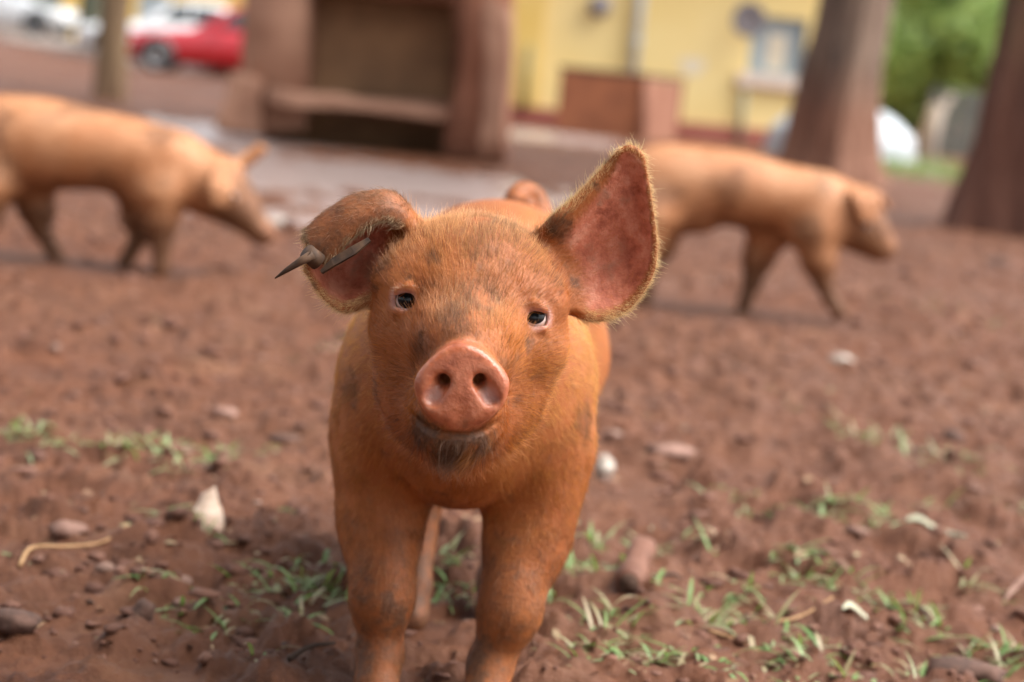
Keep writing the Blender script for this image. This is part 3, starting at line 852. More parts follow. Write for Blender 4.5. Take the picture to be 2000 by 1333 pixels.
TAIL = [W(1056, 445, 2.44), W(1052, 412, 2.46), W(1040, 386, 2.465), W(1022, 378, 2.45), W(1008, 388, 2.435), W(1012, 402, 2.425), W(1028, 404, 2.42)]
def tail_sdf(P):
    d = np.full(len(P), 1.0)
    near = ((P > TAIL[0] - .08) & (P < TAIL[0] + .08)).all(1)
    if near.any():
        q = P[near]; t = cr(TAIL, 15); r = np.linspace(.0165, .0130, 15); dd = None
        for i in range(14):
            s = rcone(q, t[i], t[i + 1], r[i], r[i + 1]); dd = s if dd is None else np.minimum(dd, s)
        d[near] = dd
    return d

def core_sdf(P):
    d = smin(head_base(P), body_sdf(P), .035)
    return smin(d, tail_sdf(P), .008)

MOUTH = []
def _mouth():
    pts = [march(lambda Q: smin(core_sdf(Q), snout(Q), .006), x, y) for x, y in ((806, 812), (822, 832), (850, 846), (886, 851), (922, 850), (950, 842), (972, 826))]
    return [p + np.array([0, .0006, 0]) for p in pts]
def mouth_sdf(P):
    d = None
    for i in range(len(MOUTH) - 1):
        x = rcone(P, MOUTH[i], MOUTH[i + 1], .0026 - .0004 * abs(i - 2.5), .0026 - .0004 * abs(i - 1.5)); d = x if d is None else np.minimum(d, x)
    return d
MOUTH += _mouth()
EYES = []
for e in (EYE_L, EYE_R):
    h = march(core_sdf, *e)
    view = CAM - h; view /= np.linalg.norm(view)
    g = grad(core_sdf, h[None])[0]; g /= np.linalg.norm(g)
    EYES.append((h - (view * .35 + g * .65) * .0082, view, g))

def pig_sdf(P, ears=True):
    d = core_sdf(P)
    hd = np.where(P[:, 1] < 1.72)[0]
    if len(hd):
        Q = P[hd]; x = smin(d[hd], snout(Q), .006)
        nq = Q[:, 1] < 1.53
        if nq.any(): x[nq] = smax(carve_snout(Q[nq], x[nq]), -mouth_sdf(Q[nq]), .004)
        if ears:
            for E in (EAR_R, EAR_L):
                near = ((Q > E.lo - .035) & (Q < E.hi + .035)).all(1)
                if near.any(): x[near] = smin(x[near], E.sdf(Q[near]), .009)
        for c, view, g in EYES:
            x = smin(x, np.sqrt(((Q - c) ** 2).sum(1)) - .0122, .006)
            o = c + (view * .5 + g * .5) * .012
            x = smax(x, -ell(Q, o - np.array([0, 0, .0012]), (.0086, .014, .0091)), .0016)
            x = smin(x, rcone(Q, c + view * .0088 - RIGHT * .0086 + UP * .0066, c + view * .0094 + UP * .0102, .0026, .0034), .004)
            x = smin(x, rcone(Q, c + view * .0088 + RIGHT * .0086 + UP * .0066, c + view * .0094 + UP * .0102, .0026, .0034), .004)
            x = smin(x, rcone(Q, c + view * .0080 - RIGHT * .0075 - UP * .0084, c + view * .0080 + RIGHT * .0075 - UP * .0084, .0022, .0022), .004)
            x = smax(x, -(np.sqrt(((Q - c) ** 2).sum(1)) - .0100), .0008)
        d[hd] = x
    return d

def build_near_pig():
    xs = np.arange(-.215, .150, .0026)
    ys = np.concatenate([np.arange(1.430, 1.72, .0026), np.arange(1.7226, 2.50, .0055)])
    zs = np.arange(-.010, .545, .0026)
    V, Q = surface_nets(pig_sdf, xs, ys, zs)
    V = relax(V, Q, pig_sdf, 2)
    N = grad(pig_sdf, V); N /= np.linalg.norm(N, axis=1)[:, None] + 1e-9
    n = len(V)
    root = empty('piglet', (PIGX, 2.0, 0))
    off = np.array([PIGX, 2.0, 0])
    px = PX(V)
    # ---- regions
    q = V - SN; sx, sy, sz = q @ sn_x, q @ sn_ax, q @ sn_z
    disc = sst(-.010, -.003, sy) * sst(.0395, .034, np.sqrt(sx ** 2 + (sz * 1.08) ** 2))
    mud = np.zeros(n); red = np.zeros(n); pink = disc.copy(); rim = np.zeros(n); earm = np.zeros(n); inner = np.zeros(n); flap = np.zeros(n)
    flow = np.zeros((n, 3))
    eflow = np.zeros((n, 3))
    for E, side in ((EAR_R, 1), (EAR_L, -1)):
        d, idx, loc = E.query(V, .03)
        ok = np.where(idx >= 0)[0]
        u, v = E.uv(idx[ok]); iu = (u * (E.nu - 2)).round().astype(int); iv = (v * (E.nv - 2)).round().astype(int)
        sn = (N[ok] * E.nrm[iu, iv]).sum(1)
        if side > 0: ref = np.sign((E.nrm[18, 18] * (CAM - E.g[18, 18])).sum())
        else: ref = np.sign((E.nrm[18, 10] * (CAM - E.g[18, 10])).sum())
        near = sst(.010, .005, d[ok]) * sst(.02, .16, u)
        ed = np.minimum(np.minimum(v, 1 - v) * .085, (1 - u) * .1)
        lim = sst(.001, .004, ed) if side < 0 else sst(.001, .004, np.minimum((1 - v) * .085, (1 - u) * .1)) * sst(.05, .15, v * (.55 + u))
        inn = near * sst(-.1, .4, sn * ref) * lim * sst(.05, .22, u)
        flap[ok] = np.maximum(flap[ok], near * sst(.50, .62, v) * (side < 0)); earm[ok] = np.maximum(earm[ok], near); inner[ok] = np.maximum(inner[ok], inn)
        rim[ok] = np.maximum(rim[ok], near * sst(.005, .0012, ed))
        out = E.du[iu, iv]
        vdir = np.gradient(E.g, axis=1)[iu, iv]; vdir /= np.linalg.norm(vdir, axis=1)[:, None] + 1e-9
        eflow[ok] = out * .8 + vdir * np.where(v > .85, .9, np.where(v < .15, -.9, 0))[:, None]
    red = inner * (1 - disc)
    x, y, z = V.T
    # mud that the photograph shows: chin, ear back, ear root, shoulder, knees, feet, brow
    def blob(px0, py0, r, ymax=2.6, soft=.5, ex=1.0):
        d = np.sqrt(((px[:, 0] - px0) / ex) ** 2 + (px[:, 1] - py0) ** 2) + edge * r * .35
        return sst(r, r * soft, d) * (y < ymax) * ((N * (CAM - V)).sum(1) > 0)
    edge = noise3(V * 75) + .6 * noise3(V * 170 + 3); front = 1.72
    for b in ((884, 866, 42, front, .35, 1.7, 1.0), (838, 842, 44, front, .3, 1.2, .95), (935, 856, 40, front, .3, 1.2, .8), (885, 890, 30, front, .3, 2.0, .7), (690, 755, 70, 2.1, .2, .45, .6), (1140, 820, 60, 2.1, .3, .4, .6),
              (762, 1195, 62, 1.9, .3, .8, .95), (705, 1275, 75, 1.9, .3, .7, .9), (930, 1290, 100, 1.9, .3, .5, .95), (985, 1210, 60, 1.9, .2, .7, .6), (955, 1090, 70, 1.9, .2, .35, .6), (720, 780, 60, front, .2, .6, .4),
              (885, 640, 60, front, .3, .8, .45), (930, 580, 60, front, .2, 1.4, .35), (960, 480, 90, front, .2, 1.2, .28), (830, 690, 60, front, .3, .5, .5),
              (1095, 445, 40, front, .3, .9, .8), (980, 720, 40, front, .3, .6, .45), (870, 985, 60, 1.9, .2, 1.4, .35), (740, 520, 55, front, .3, .9, .55)):
        mud = np.maximum(mud, blob(*b[:6]) * b[6])
    legm = sst(.26, .08, z) * .56; mud = np.maximum(mud, legm * (V[:, 1] > 1.72)); mud = np.maximum(mud, sst(.15, .03, z) * (V[:, 1] > 1.98) * .9)
    dirty = sst(-.2, .25, noise3(V * 16 + 40)) * sst(.30, .14, z) * .28 * (y > 1.70)
    mud = np.maximum(mud, dirty)
    exterior = flap * (1 - inner)
    mud = np.maximum(mud, exterior * .62)
    mud = np.maximum(mud, inner * sst(.05, .45, noise3(V * np.array([60, 60, 38]) + 12)) * .42)
    mud = np.maximum(mud, (tail_sdf(V) < .002) * .45)
    mud = mud * (1 - .7 * disc)
    speck = sst(.32, .55, noise3(V * np.array([110, 110, 75]))) * sst(-.1, .3, noise3(V * 22 + 9)) * (y < 1.7) * (1 - inner)
    mud = np.maximum(mud, speck * (.6 - .28 * disc))
    ej = np.zeros(n)
    for c, view, g in EYES: ej = np.maximum(ej, sst(.0185, .011, np.sqrt(((V - c) ** 2).sum(1))))
    pink = np.maximum(pink, ej * .75)
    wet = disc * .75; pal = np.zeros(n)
    for c, view, g in EYES: pal = np.maximum(pal, .75 * sst(.0165, .0112, np.sqrt(((V - c) ** 2).sum(1))))
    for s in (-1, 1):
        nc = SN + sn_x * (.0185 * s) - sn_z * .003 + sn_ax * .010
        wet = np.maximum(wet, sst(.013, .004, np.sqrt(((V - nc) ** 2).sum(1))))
        nh = SN + sn_x * (.0205 * s) - sn_z * .0075 + sn_ax * .004; pal = np.maximum(pal, .50 * sst(.0095, .0025, np.sqrt(((V - nh) ** 2).sum(1))))  # pale lilac paints the wet sky reflection into the nostril hollows
    reg = np.stack([pink, mud, red], 1)
    o = fast_mesh('body', V - off, Q, HIDE, root)
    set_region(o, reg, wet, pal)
    # ---- fur
    headw = sst(1.72, 1.64, y)
    fl_head = (V - (SN + np.array([0, .05, -.015]))); fl_head /= np.linalg.norm(fl_head, axis=1)[:, None]
    fl_head = fl_head + np.array([0, .4, 0])
    fl_body = np.array([0, .75, -.65]) + np.zeros((n, 3))
    leg = sst(.20, .12, z)[:, None]
    fl_body = fl_body * (1 - leg) + np.array([0, .2, -1]) * leg
    flow = fl_head * headw[:, None] + fl_body * (1 - headw[:, None])
    flow = flow * (1 - earm[:, None]) + eflow * earm[:, None]
    bare = np.maximum(disc, ej * .9)
    top = sst(.0, .8, N[:, 2])
    length = .0060 * headw + .0068 * (1 - headw)
    length = length + .005 * headw * sst(-.1, -.7, N[:, 2]) + .002 * headw * sst(.2, .9, N[:, 2])
    length = length * (1 - earm) + earm * (.0034 + .0014 * rim)
    length = length * (1 - .35 * sst(.2, .1, z)) * sst(0, .02, np.sqrt(q[:, 0] ** 2 + q[:, 1] ** 2 + q[:, 2] ** 2) - .03 + .008)
    length = np.maximum(length, .002)
    dens = (1 - bare) * (1 - .62 * inner) * (1 + .5 * rim) * (.42 + .75 * headw + .45 * sst(1.98, 1.88, y) * (1 - headw))
    dens *= (y < 2.25) * .9 + .1
    lift = .22 + .20 * rim + .06 * headw
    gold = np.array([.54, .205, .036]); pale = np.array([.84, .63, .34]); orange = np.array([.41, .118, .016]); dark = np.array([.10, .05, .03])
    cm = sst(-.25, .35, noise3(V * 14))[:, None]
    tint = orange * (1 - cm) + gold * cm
    pr = np.clip(rim * .9 + (1 - headw) * (.40 * top + .55 * sst(.19, .30, z) * sst(.25, .75, np.abs(N[:, 0]))) + .30 * headw * sst(.45, .95, N[:, 2]), 0, 1)[:, None]  # pale ear-rim hair, plus light from above painted on crown, back and flanks
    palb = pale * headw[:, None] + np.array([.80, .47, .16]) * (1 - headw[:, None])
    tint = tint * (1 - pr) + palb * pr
    mm = np.clip(mud * 1.1, 0, .9)[:, None]
    tint = tint * (1 - mm) + dark * mm
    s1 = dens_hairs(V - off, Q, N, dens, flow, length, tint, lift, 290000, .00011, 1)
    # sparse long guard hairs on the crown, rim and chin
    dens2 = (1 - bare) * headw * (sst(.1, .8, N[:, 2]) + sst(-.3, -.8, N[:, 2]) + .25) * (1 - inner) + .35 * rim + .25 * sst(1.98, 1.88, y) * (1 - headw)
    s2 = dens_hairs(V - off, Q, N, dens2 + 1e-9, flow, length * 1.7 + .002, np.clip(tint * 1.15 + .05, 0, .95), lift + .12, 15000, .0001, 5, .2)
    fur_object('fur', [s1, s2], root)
    # ---- eyes
    for k, (c, view, g) in enumerate(EYES):
        bm = bmesh.new(); bmesh.ops.create_uvsphere(bm, u_segments=32, v_segments=24, radius=.0099)
        e = bm_obj('eye', bm, EYE, root, True)
        gaze = view * .9 + g * .35 + np.array([.10 if k == 0 else -.05, 0, .20 if k == 0 else .62]); e.location = c - off
        e.rotation_euler = Vector(gaze).to_track_quat('Z', 'Y').to_euler()
    # pale lashes on the upper lids
    pts, rr = [], []
    rg = np.random.default_rng(4)
    for c, view, g in EYES:
        for t in np.linspace(-1, 1, 34):
            b = c + view * (.0108 - .0022 * t * t) + RIGHT * .0082 * t + UP * (.0098 - .0030 * t * t)
            d = view * .6 + UP * (.25 + .3 * rg.random()) + RIGHT * (.5 * t + .15 * rg.normal()); d /= np.linalg.norm(d)
            L = .006 + .004 * rg.random(); sarr = np.linspace(0, 1, 5)[:, None]
            pts.append(b - off + d * L * sarr - UP * .25 * L * sarr ** 2); rr.append(.00010 * (1 - .7 * sarr[:, 0]))
    fur_object('eyelashes', [(np.array(pts), np.array(rr), np.tile([[.62, .44, .30]], (len(pts), 1)))], root)
    return root, off

piglet, PIG_OFF = build_near_pig()
tag(piglet, 'orange piglet facing the camera in the foreground, one ear folded and tagged', 'piglet', 'piglets in the muddy yard')

# ------------------------------------------------------------------ the two walking piglets
def walking_pig(name, Y, torso, legs, head, ears, tail, label, vox=.0075, seed=3):
    """torso: [(px, py, ry_px, halfwidth m)], legs: [(list of (px, py, r px), lateral m)]; all at distance Y, r in photograph pixels"""
    m = Y / F_PX
    prims = []
    for (x, y, rx, rz, hw) in torso: prims.append(('e', W(x, y, Y), (rx * m, hw, rz * m), .05))
    for a, b, ra, rb in head: prims.append(('c', W(a[0], a[1], Y + (a[2] if len(a) > 2 else 0)), W(b[0], b[1], Y + (b[2] if len(b) > 2 else 0)), ra * m, rb * m, .03))
    for pts, lat in legs:
        for i in range(len(pts) - 1):
            a, b = pts[i], pts[i + 1]
            prims.append(('c', W(a[0], a[1], Y + lat), W(b[0], b[1], Y + lat), a[2] * m, b[2] * m, .02 if i else .045))
    for i in range(len(tail) - 1):
        prims.append(('c', W(tail[i][0], tail[i][1], Y), W(tail[i + 1][0], tail[i + 1][1], Y), tail[i][2] * m, tail[i + 1][2] * m, .008))
    sheets = [Sheet([[W(p[0], p[1], Y + p[2]) for p in row] for row in e], lambda u, v: .006 + .004 * (1 - u)) for e in ears]
    def sdf(P):
        d = None
        for p in prims:
            x = ell(P, p[1], p[2]) if p[0] == 'e' else rcone(P, *p[1:5])
            d = x if d is None else smin(d, x, p[-1])
        for E in sheets:
            near = ((P > E.lo - .04) & (P < E.hi + .04)).all(1)
            if near.any(): d[near] = smin(d[near], E.sdf(P[near], .035), .012)
        return d
    c = W(torso[0][0], torso[0][1], Y)
    C = np.array([W(x, y, Y) for x, y, *_ in torso] + [W(a[0], a[1], Y) for a, *_ in head] + [W(b[0], b[1], Y) for _, b, *_ in head])
    lo, hi = C.min(0), C.max(0)
    xs = np.arange(lo[0] - .25, hi[0] + .18, vox); ys = np.arange(Y - .24, Y + .24, vox); zs = np.arange(-.012, hi[2] + .24, vox)
    V, Q = surface_nets(sdf, xs, ys, zs); V = relax(V, Q, sdf, 1)
    N = grad(sdf, V); N /= np.linalg.norm(N, axis=1)[:, None] + 1e-9
    root = empty(name, (float(c[0]), Y, 0)); off = np.array([c[0], Y, 0])
    n = len(V); mud = sst(.24, .08, V[:, 2]) * .95
    mud = np.maximum(mud, sst(.0, .5, noise3(V * 8 + seed)) * .65)
    mud = np.maximum(mud, sst(-.35, -.9, N[:, 2]) * .6)  # underside toned darker along downward normals
    hp = W(*head[1][1][:2], Y); mud = np.maximum(mud, sst(.16, .05, np.linalg.norm(V - hp, axis=1)) * (.85 + .3 * noise3(V * 16)))
    pink = np.zeros(n); nose = W(*head[-1][1][:2], Y); pink = sst(.045, .02, np.linalg.norm(V - nose, axis=1)) * .7
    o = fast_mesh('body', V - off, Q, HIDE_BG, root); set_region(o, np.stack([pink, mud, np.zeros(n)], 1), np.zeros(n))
    flow = np.zeros((n, 3)) + np.array([-1.0, 0, -.5])
    L = np.full(n, .011); tint = np.zeros((n, 3)) + np.array([.44, .20, .070]); tint[:] = tint * (1 - mud[:, None] * np.array([.72, .76, .78]))
    pts, rr, tc = dens_hairs(V - off, Q, N, np.ones(n), flow, L, tint, np.full(n, .3), 26000, .00035, seed)
    fur_object('fur', [(pts, rr, tc)], root)
    return root, sdf, off

wp, wsdf, woff = walking_pig('piglet', 5.2,
    [(60, 278, 150, 90, .112), (190, 294, 150, 76, .105), (310, 328, 105, 77, .096), (-40, 286, 100, 94, .108)],
    [([(270, 385, 42), (268, 425, 30), (274, 460, 18), (258, 488, 13), (244, 514, 16)], .055), ([(310, 380, 50), (312, 430, 33), (315, 474, 18), (316, 504, 13), (315, 524, 17)], -.055),
     ([(60, 360, 52), (72, 410, 34), (78, 445, 18), (100, 484, 13), (117, 511, 16)], .055), ([(-30, 360, 62), (-40, 420, 40), (-62, 455, 24), (-45, 495, 18), (-40, 522, 20)], -.055)],
    [((340, 330), (425, 368), 70, 58), ((425, 368), (468, 408), 58, 38), ((468, 408), (506, 450), 36, 20), ((506, 450), (517, 458), 21, 20)],
    [[[(462, 318, .03), (478, 322, .06)], [(484, 302, .04), (496, 312, .075)], [(506, 284, .05), (518, 292, .075)]],
     [[(420, 335, -.075), (440, 345, -.075)], [(412, 365, -.115), (446, 372, -.115)], [(418, 398, -.125), (440, 402, -.125)]]],
    [(-128, 270, 8), (-150, 262, 7), (-165, 280, 6), (-152, 292, 5), (-140, 282, 4)], '')
tag(wp, 'pale orange piglet walking with its head low at the left edge', 'piglet', 'piglets in the muddy yard')
wp2, wsdf2, woff2 = walking_pig('piglet', 5.57,
    [(1300, 366, 105, 84, .108), (1400, 362, 120, 71, .104), (1500, 384, 120, 67, .100), (1590, 410, 82, 68, .095), (1368, 434, 24, 17, .03)],
    [([(1590, 455, 46), (1600, 510, 32), (1608, 550, 17), (1622, 586, 12), (1640, 608, 15)], -.05), ([(1500, 455, 44), (1480, 505, 30), (1470, 545, 17), (1459, 582, 12), (1452, 603, 15)], .05),
     ([(1290, 420, 60), (1282, 475, 38), (1262, 520, 23), (1258, 560, 17), (1256, 585, 18)], .05), ([(1262, 420, 62), (1250, 480, 40), (1218, 525, 24), (1224, 570, 17), (1226, 596, 19)], -.05)],
    [((1600, 410), (1660, 425), 72, 58), ((1660, 425), (1695, 455), 58, 42), ((1690, 455), (1716, 480), 38, 24), ((1716, 480), (1726, 484), 23, 22)],
    [[[(1655, 375, -.06), (1690, 385, -.06)], [(1668, 388, -.10), (1715, 392, -.09)], [(1684, 432, -.115), (1702, 434, -.11)]],
     [[(1672, 368, .05), (1695, 380, .06)], [(1698, 372, .08), (1722, 386, .08)], [(1722, 392, .09), (1736, 408, .09)]]],
    [(1212, 350, 8), (1196, 345, 7), (1186, 362, 6), (1200, 372, 5)], '', seed=8)
tag(wp2, 'pale orange piglet walking to the right behind the near piglet', 'piglet', 'piglets in the muddy yard')
def bg_eye(root, sdf, off, px, py, Y):
    h = march(sdf, px, py, Y - .3, Y + .3); bm = bmesh.new(); bmesh.ops.create_uvsphere(bm, u_segments=16, v_segments=12, radius=.010)
    e = bm_obj('eye', bm, EYE, root, True); e.location = h - off; e.rotation_euler = Vector(CAM - h).to_track_quat('Z', 'Y').to_euler()
bg_eye(wp, wsdf, woff, 455, 385, 5.2); bg_eye(wp2, wsdf2, woff2, 1690, 440, 5.57)

# ------------------------------------------------------------------ ear tag on the folded ear
TAGM = noisy('muddy_tag_plastic', (.030, .014, .007), (.10, .048, .022), 90, .75, .5, .001)
def blade(name, path, widths, thick, up, mat, parent):
    path = np.asarray(path, float); V, Fc = [], []
    for i, p in enumerate(path):
        t = path[min(i + 1, len(path) - 1)] - path[max(i - 1, 0)]; t /= np.linalg.norm(t)
        a = np.asarray(up, float) - t * (t @ np.asarray(up, float)); a /= np.linalg.norm(a); b = np.cross(t, a)
        for sa, sb in ((-1, -1), (1, -1), (1, 1), (-1, 1)): V.append(p + a * widths[i] * sa + b * thick * sb)
    n = len(path)
    for i in range(n - 1):
        for k in range(4): Fc.append((i * 4 + k, i * 4 + (k + 1) % 4, (i + 1) * 4 + (k + 1) % 4, (i + 1) * 4 + k))
    Fc += [(3, 2, 1, 0), tuple((n - 1) * 4 + k for k in range(4))]
    return mesh_obj(name, V, Fc, mat, parent, False)
_o = PIG_OFF
Yt = YE - .030
et = blade('ear_tag', [W(628, 532, Yt) - _o, W(650, 514, Yt - .002) - _o, W(690, 490, Yt - .003) - _o, W(722, 468, Yt) - _o], [.0016, .0034, .0038, .0018], .0012, UP + FWD * .4, TAGM, piglet)
V, Fc = tube([W(598, 492, Yt + .004) - _o, W(622, 512, Yt + .010) - _o], [.0068, .0072], 14)
mesh_obj('stud', V, Fc, TAGM, et)
V, Fc = tube([W(612, 497, Yt + .002) - _o, W(585, 512, Yt) - _o, W(560, 528, Yt) - _o, W(537, 544, Yt) - _o], [.0040, .0032, .0022, .0006], 8)
mesh_obj('pin', V, Fc, TAGM, et)
# ================================================================== parked cars
RED = M('red_car_paint', (.42, .012, .022), .25, Coat_Weight=.8, Coat_Roughness=.05).m
WHITE = M('white_car_paint', (.72, .74, .75), .28, Coat_Weight=.6, Coat_Roughness=.06).m
CARGLASS = M('car_glass', (.03, .04, .045), .04).m
RUBBER = M('tyre_rubber', (.02, .02, .02), .85).m
RIM = M('wheel_rim', (.55, .55, .56), .35, Metallic=.6).m
BLACKP = M('black_trim', (.02, .02, .022), .5).m
LAMPG = M('headlight_lens', (.7, .72, .74), .1).m
AMBERL = M('indicator_lens', (.6, .2, .02), .2).m

def loft(name, secs, mat, parent, smooth=True):
    n = len(secs[0]); V = [p for s in secs for p in s]; Fc = []
    for i in range(len(secs) - 1):
        for k in range(n): Fc.append((i * n + k, (i + 1) * n + k, (i + 1) * n + (k + 1) % n, i * n + (k + 1) % n))
    Fc += [tuple(range(n)), tuple((len(secs) - 1) * n + k for k in range(n - 1, -1, -1))]
    o = mesh_obj(name, V, Fc, mat, parent, smooth)
    return o

def make_car(loc, rz, paint, label):
    """sedan, nose towards local -x, origin on the ground under its front axle"""
    e = empty('parked_car', loc, rz)
    st = [(-.72, .50, .34, .60), (-.66, .66, .26, .68), (-.45, .76, .22, .735), (0.0, .82, .20, .79), (.55, .84, .20, .86), (.95, .85, .20, .91), (1.9, .86, .20, .93), (2.7, .85, .20, .95), (3.1, .82, .24, .94), (3.42, .72, .28, .90), (3.50, .58, .36, .80)]
    secs = []
    for x, w, z0, z1 in st:
        zm = (z0 + z1) / 2
        half = [(w * .86, z0), (w * .97, z0 + .10), (w, zm), (w * .985, z1 - .12), (w * .92, z1 - .025), (w * .72, z1)]
        secs.append([(x, y, z) for y, z in half] + [(x, -y, z) for y, z in half[::-1]])
    loft('body', secs, paint, e)
    cab = [(.62, .74, .845, .87), (1.35, .76, .91, 1.36), (1.75, .76, .92, 1.43), (2.3, .76, .93, 1.42), (2.75, .74, .93, 1.30), (3.22, .70, .93, .955)]
    secs = []
    for x, w, z0, z1 in cab:
        wr = w * (1 - .20 * min(1, (z1 - z0) / .45))
        half = [(w, z0), (w * .5 + wr * .5 + .01, (z0 + z1) / 2), (wr, z1 - .02 * min(1, (z1 - z0) * 4)), (wr * .72, z1)]
        secs.append([(x, y, z) for y, z in half] + [(x, -y, z) for y, z in half[::-1]])
    loft('cabin', secs, paint, e)
    def quad(name, pts): 
        me = mesh_obj(name, pts, [tuple(range(len(pts)))], CARGLASS, e, False); return me
    quad('windscreen', [(.70, .60, .925), (1.31, .52, 1.345), (1.31, -.52, 1.345), (.70, -.60, .925)])
    quad('rear_window', [(3.16, .55, 1.02), (2.80, .50, 1.295), (2.80, -.50, 1.295), (3.16, -.55, 1.02)])
    for s in (-1, 1):
        quad('side_window', [(1.12, s * .772, .965), (1.80, s * .778, .965), (1.80, s * .665, 1.34), (1.46, s * .668, 1.31)])
        quad('side_window', [(1.87, s * .778, .965), (2.72, s * .762, .965), (2.46, s * .662, 1.31), (1.87, s * .665, 1.34)])
        hl = bm_obj('headlight', box_bm(-.69, -.50, s * .58 - .14, s * .58 + .14, .50, .62), LAMPG, e, False, .03)
        bm_obj('tail_light', box_bm(3.40, 3.49, s * .56 - .12, s * .56 + .12, .66, .80), M('tail_lens', (.4, .01, .01), .2).m, e, False, .02)
        bm_obj('mirror', box_bm(1.05, 1.20, s * .90 - .07, s * .90 + .07, .93, 1.04), paint, e, False, .03)
        bm_obj('door_handle', box_bm(1.62, 1.78, s * .858 - .012, s * .858 + .012, .76, .785), BLACKP, e, False, .006)
    bm_obj('bumper', box_bm(-.755, -.60, -.62, .62, .24, .42), BLACKP, e, False, .04)
    for x in (0.0, 2.55):
        for s in (-1, 1):
            V, Fc = lathe([(.001, -.02), (.345, -.02), (.345, .014), (.001, .014)], 28, 'y')
            a_ = mesh_obj('wheel_arch', [(p[0], p[1] * s, p[2]) for p in V], Fc, BLACKP, e); a_.location = (x, s * .845, .33)
            V, Fc = lathe([(.19, -.10), (.27, -.10), (.30, -.07), (.30, .07), (.27, .10), (.19, .10)], 28, 'y')
            w = mesh_obj('wheel', V, Fc, RUBBER, e); w.location = (x, s * .80, .30)
            V, Fc = lathe([(.001, .06), (.05, .075), (.06, .05), (.17, .06), (.195, .095), (.198, .04), (.198, -.04), (.001, -.04)], 28, 'y')
            mesh_obj('rim', [(p[0], p[1] * s, p[2]) for p in V], Fc, RIM, w)
    tag(e, label, 'car', 'parked cars')
    return e
g = WG(314, 140); Yc = 39.5; xr = W(314, 138, Yc)[0]
make_car((xr, Yc, .0), math.radians(4), RED, 'red sedan parked behind the yard, its rear hidden by the hearth')
make_car((W(222, 120, 46)[0], 46, .10), math.radians(-2), WHITE, 'white sedan parked behind the red one')
c = W(118, 85, 53); make_car((c[0] - .35, 53, .42), math.radians(172), WHITE, 'white car at the top left corner, behind the dark trunk')

# ================================================================== white domed tank behind the middle trunk
tw = WG(1640, 312); TANKM = noisy('white_plastic', (.36, .40, .43), (.43, .46, .49), 3, .5)
tank = empty('water_tank', (W(1640, 300, 22.5)[0], 22.5, 0))
V, Fc = lathe([(.80, -.02), (.84, .04), (.84, .10), (.80, .13), (.82, .16), (.80, .26), (.74, .36), (.70, .375), (.66, .43), (.52, .53), (.33, .60), (.20, .62), (.20, .66), (.001, .67)], 40)
mesh_obj('shell', V, Fc, TANKM, tank)
V, Fc = lathe([(.001, .672), (.17, .672), (.185, .69), (.17, .72), (.001, .73)], 24); mesh_obj('lid', V, Fc, TANKM, tank)
tag(tank, 'low white domed plastic tank behind the middle trunk', 'tank')

# ---- stump post and grey gate beyond the right side
POSTM = noisy('weathered_post', (.22, .18, .15), (.32, .27, .22), 5, .9, .4, .02)
pp = WG(1800, 318); Yp = 26
post = empty('fence_post', (W(1800, 300, Yp)[0], Yp, 0))
b0 = W(1800, 320, Yp); b1 = W(1832, 205, Yp); o_ = np.array(post.location)
V, Fc = tube([b0 - o_ - np.array([0, 0, .2]), b0 * .5 + b1 * .5 - o_, b1 - o_], [.15, .12, .10], 12); mesh_obj('post', V, Fc, POSTM, post)
V, Fc = tube([b1 * .6 + b0 * .4 - o_, W(1858, 185, Yp) - o_], [.06, .04], 8); mesh_obj('branch_stub', V, Fc, POSTM, post)
tag(post, 'leaning weathered post between the white tank and the mossy trunk', 'post')
gate = empty('board_gate', (W(1868, 270, 28)[0], 28, 0)); GREYB = noisy('grey_board', (.07, .075, .07), (.12, .125, .115), 6, .85)
for i in range(5): bm_obj('board', box_bm(-.42 + i * .18, -.42 + i * .18 + .165, 0, .03, .05, .95), GREYB, gate, False, .006)
for zz in (.25, .72): bm_obj('rail', box_bm(-.42, .465, .032, .075, zz, zz + .09), GREYB, gate, False, .006)
tag(gate, 'dark grey board gate beside the leaning post', 'gate')

# ================================================================== soil clods, grass, litter
def ico(sub=1):
    bm = bmesh.new(); bmesh.ops.create_icosphere(bm, subdivisions=sub, radius=1)
    V = np.array([v.co[:] for v in bm.verts]); Fc = np.array([[v.index for v in f.verts] for f in bm.faces]); bm.free(); return V, Fc
V0, F0 = ico(1)
def clods(n, seed):
    rg = np.random.default_rng(seed); VV, FF = [], []
    y = 1.85 * np.exp(rg.random(n) * math.log(8 / 1.85)); x = (rg.random(n) - .5) * .62 * y
    keep = (np.abs(x - PIGX) > .16) | (y > 2.5) | (rg.random(n) < .3); x, y = x[keep], y[keep]
    keep = puddle_mask(x, y) < -.2; x, y = x[keep], y[keep]
    z = ground_h(x, y)
    for i in range(len(x)):
        s = .0025 + .009 * rg.random() ** 4.5 * (1 + .25 * (y[i] - 2))
        sc = s * np.array([.8 + .8 * rg.random(), .8 + .8 * rg.random(), .45 + .4 * rg.random()])
        a = rg.random() * 6.28; R = np.array([[math.cos(a), -math.sin(a), 0], [math.sin(a), math.cos(a), 0], [0, 0, 1]])
        d = 1 + .75 * noise3(V0 * 1.3 + rg.random(3) * 90) + .3 * noise3(V0 * 3 + i)
        FF.append(F0 + len(VV) * len(V0)); VV.append((V0 * d[:, None] * sc) @ R.T + np.array([x[i], y[i], z[i] + sc[2] * .25]))
    return np.concatenate(VV), np.concatenate(FF)
CLOD = M('soil_clod', (.2, .1, .07), .8); _n2 = CLOD.noise(30, 5); _g = CLOD.add('ShaderNodeNewGeometry')
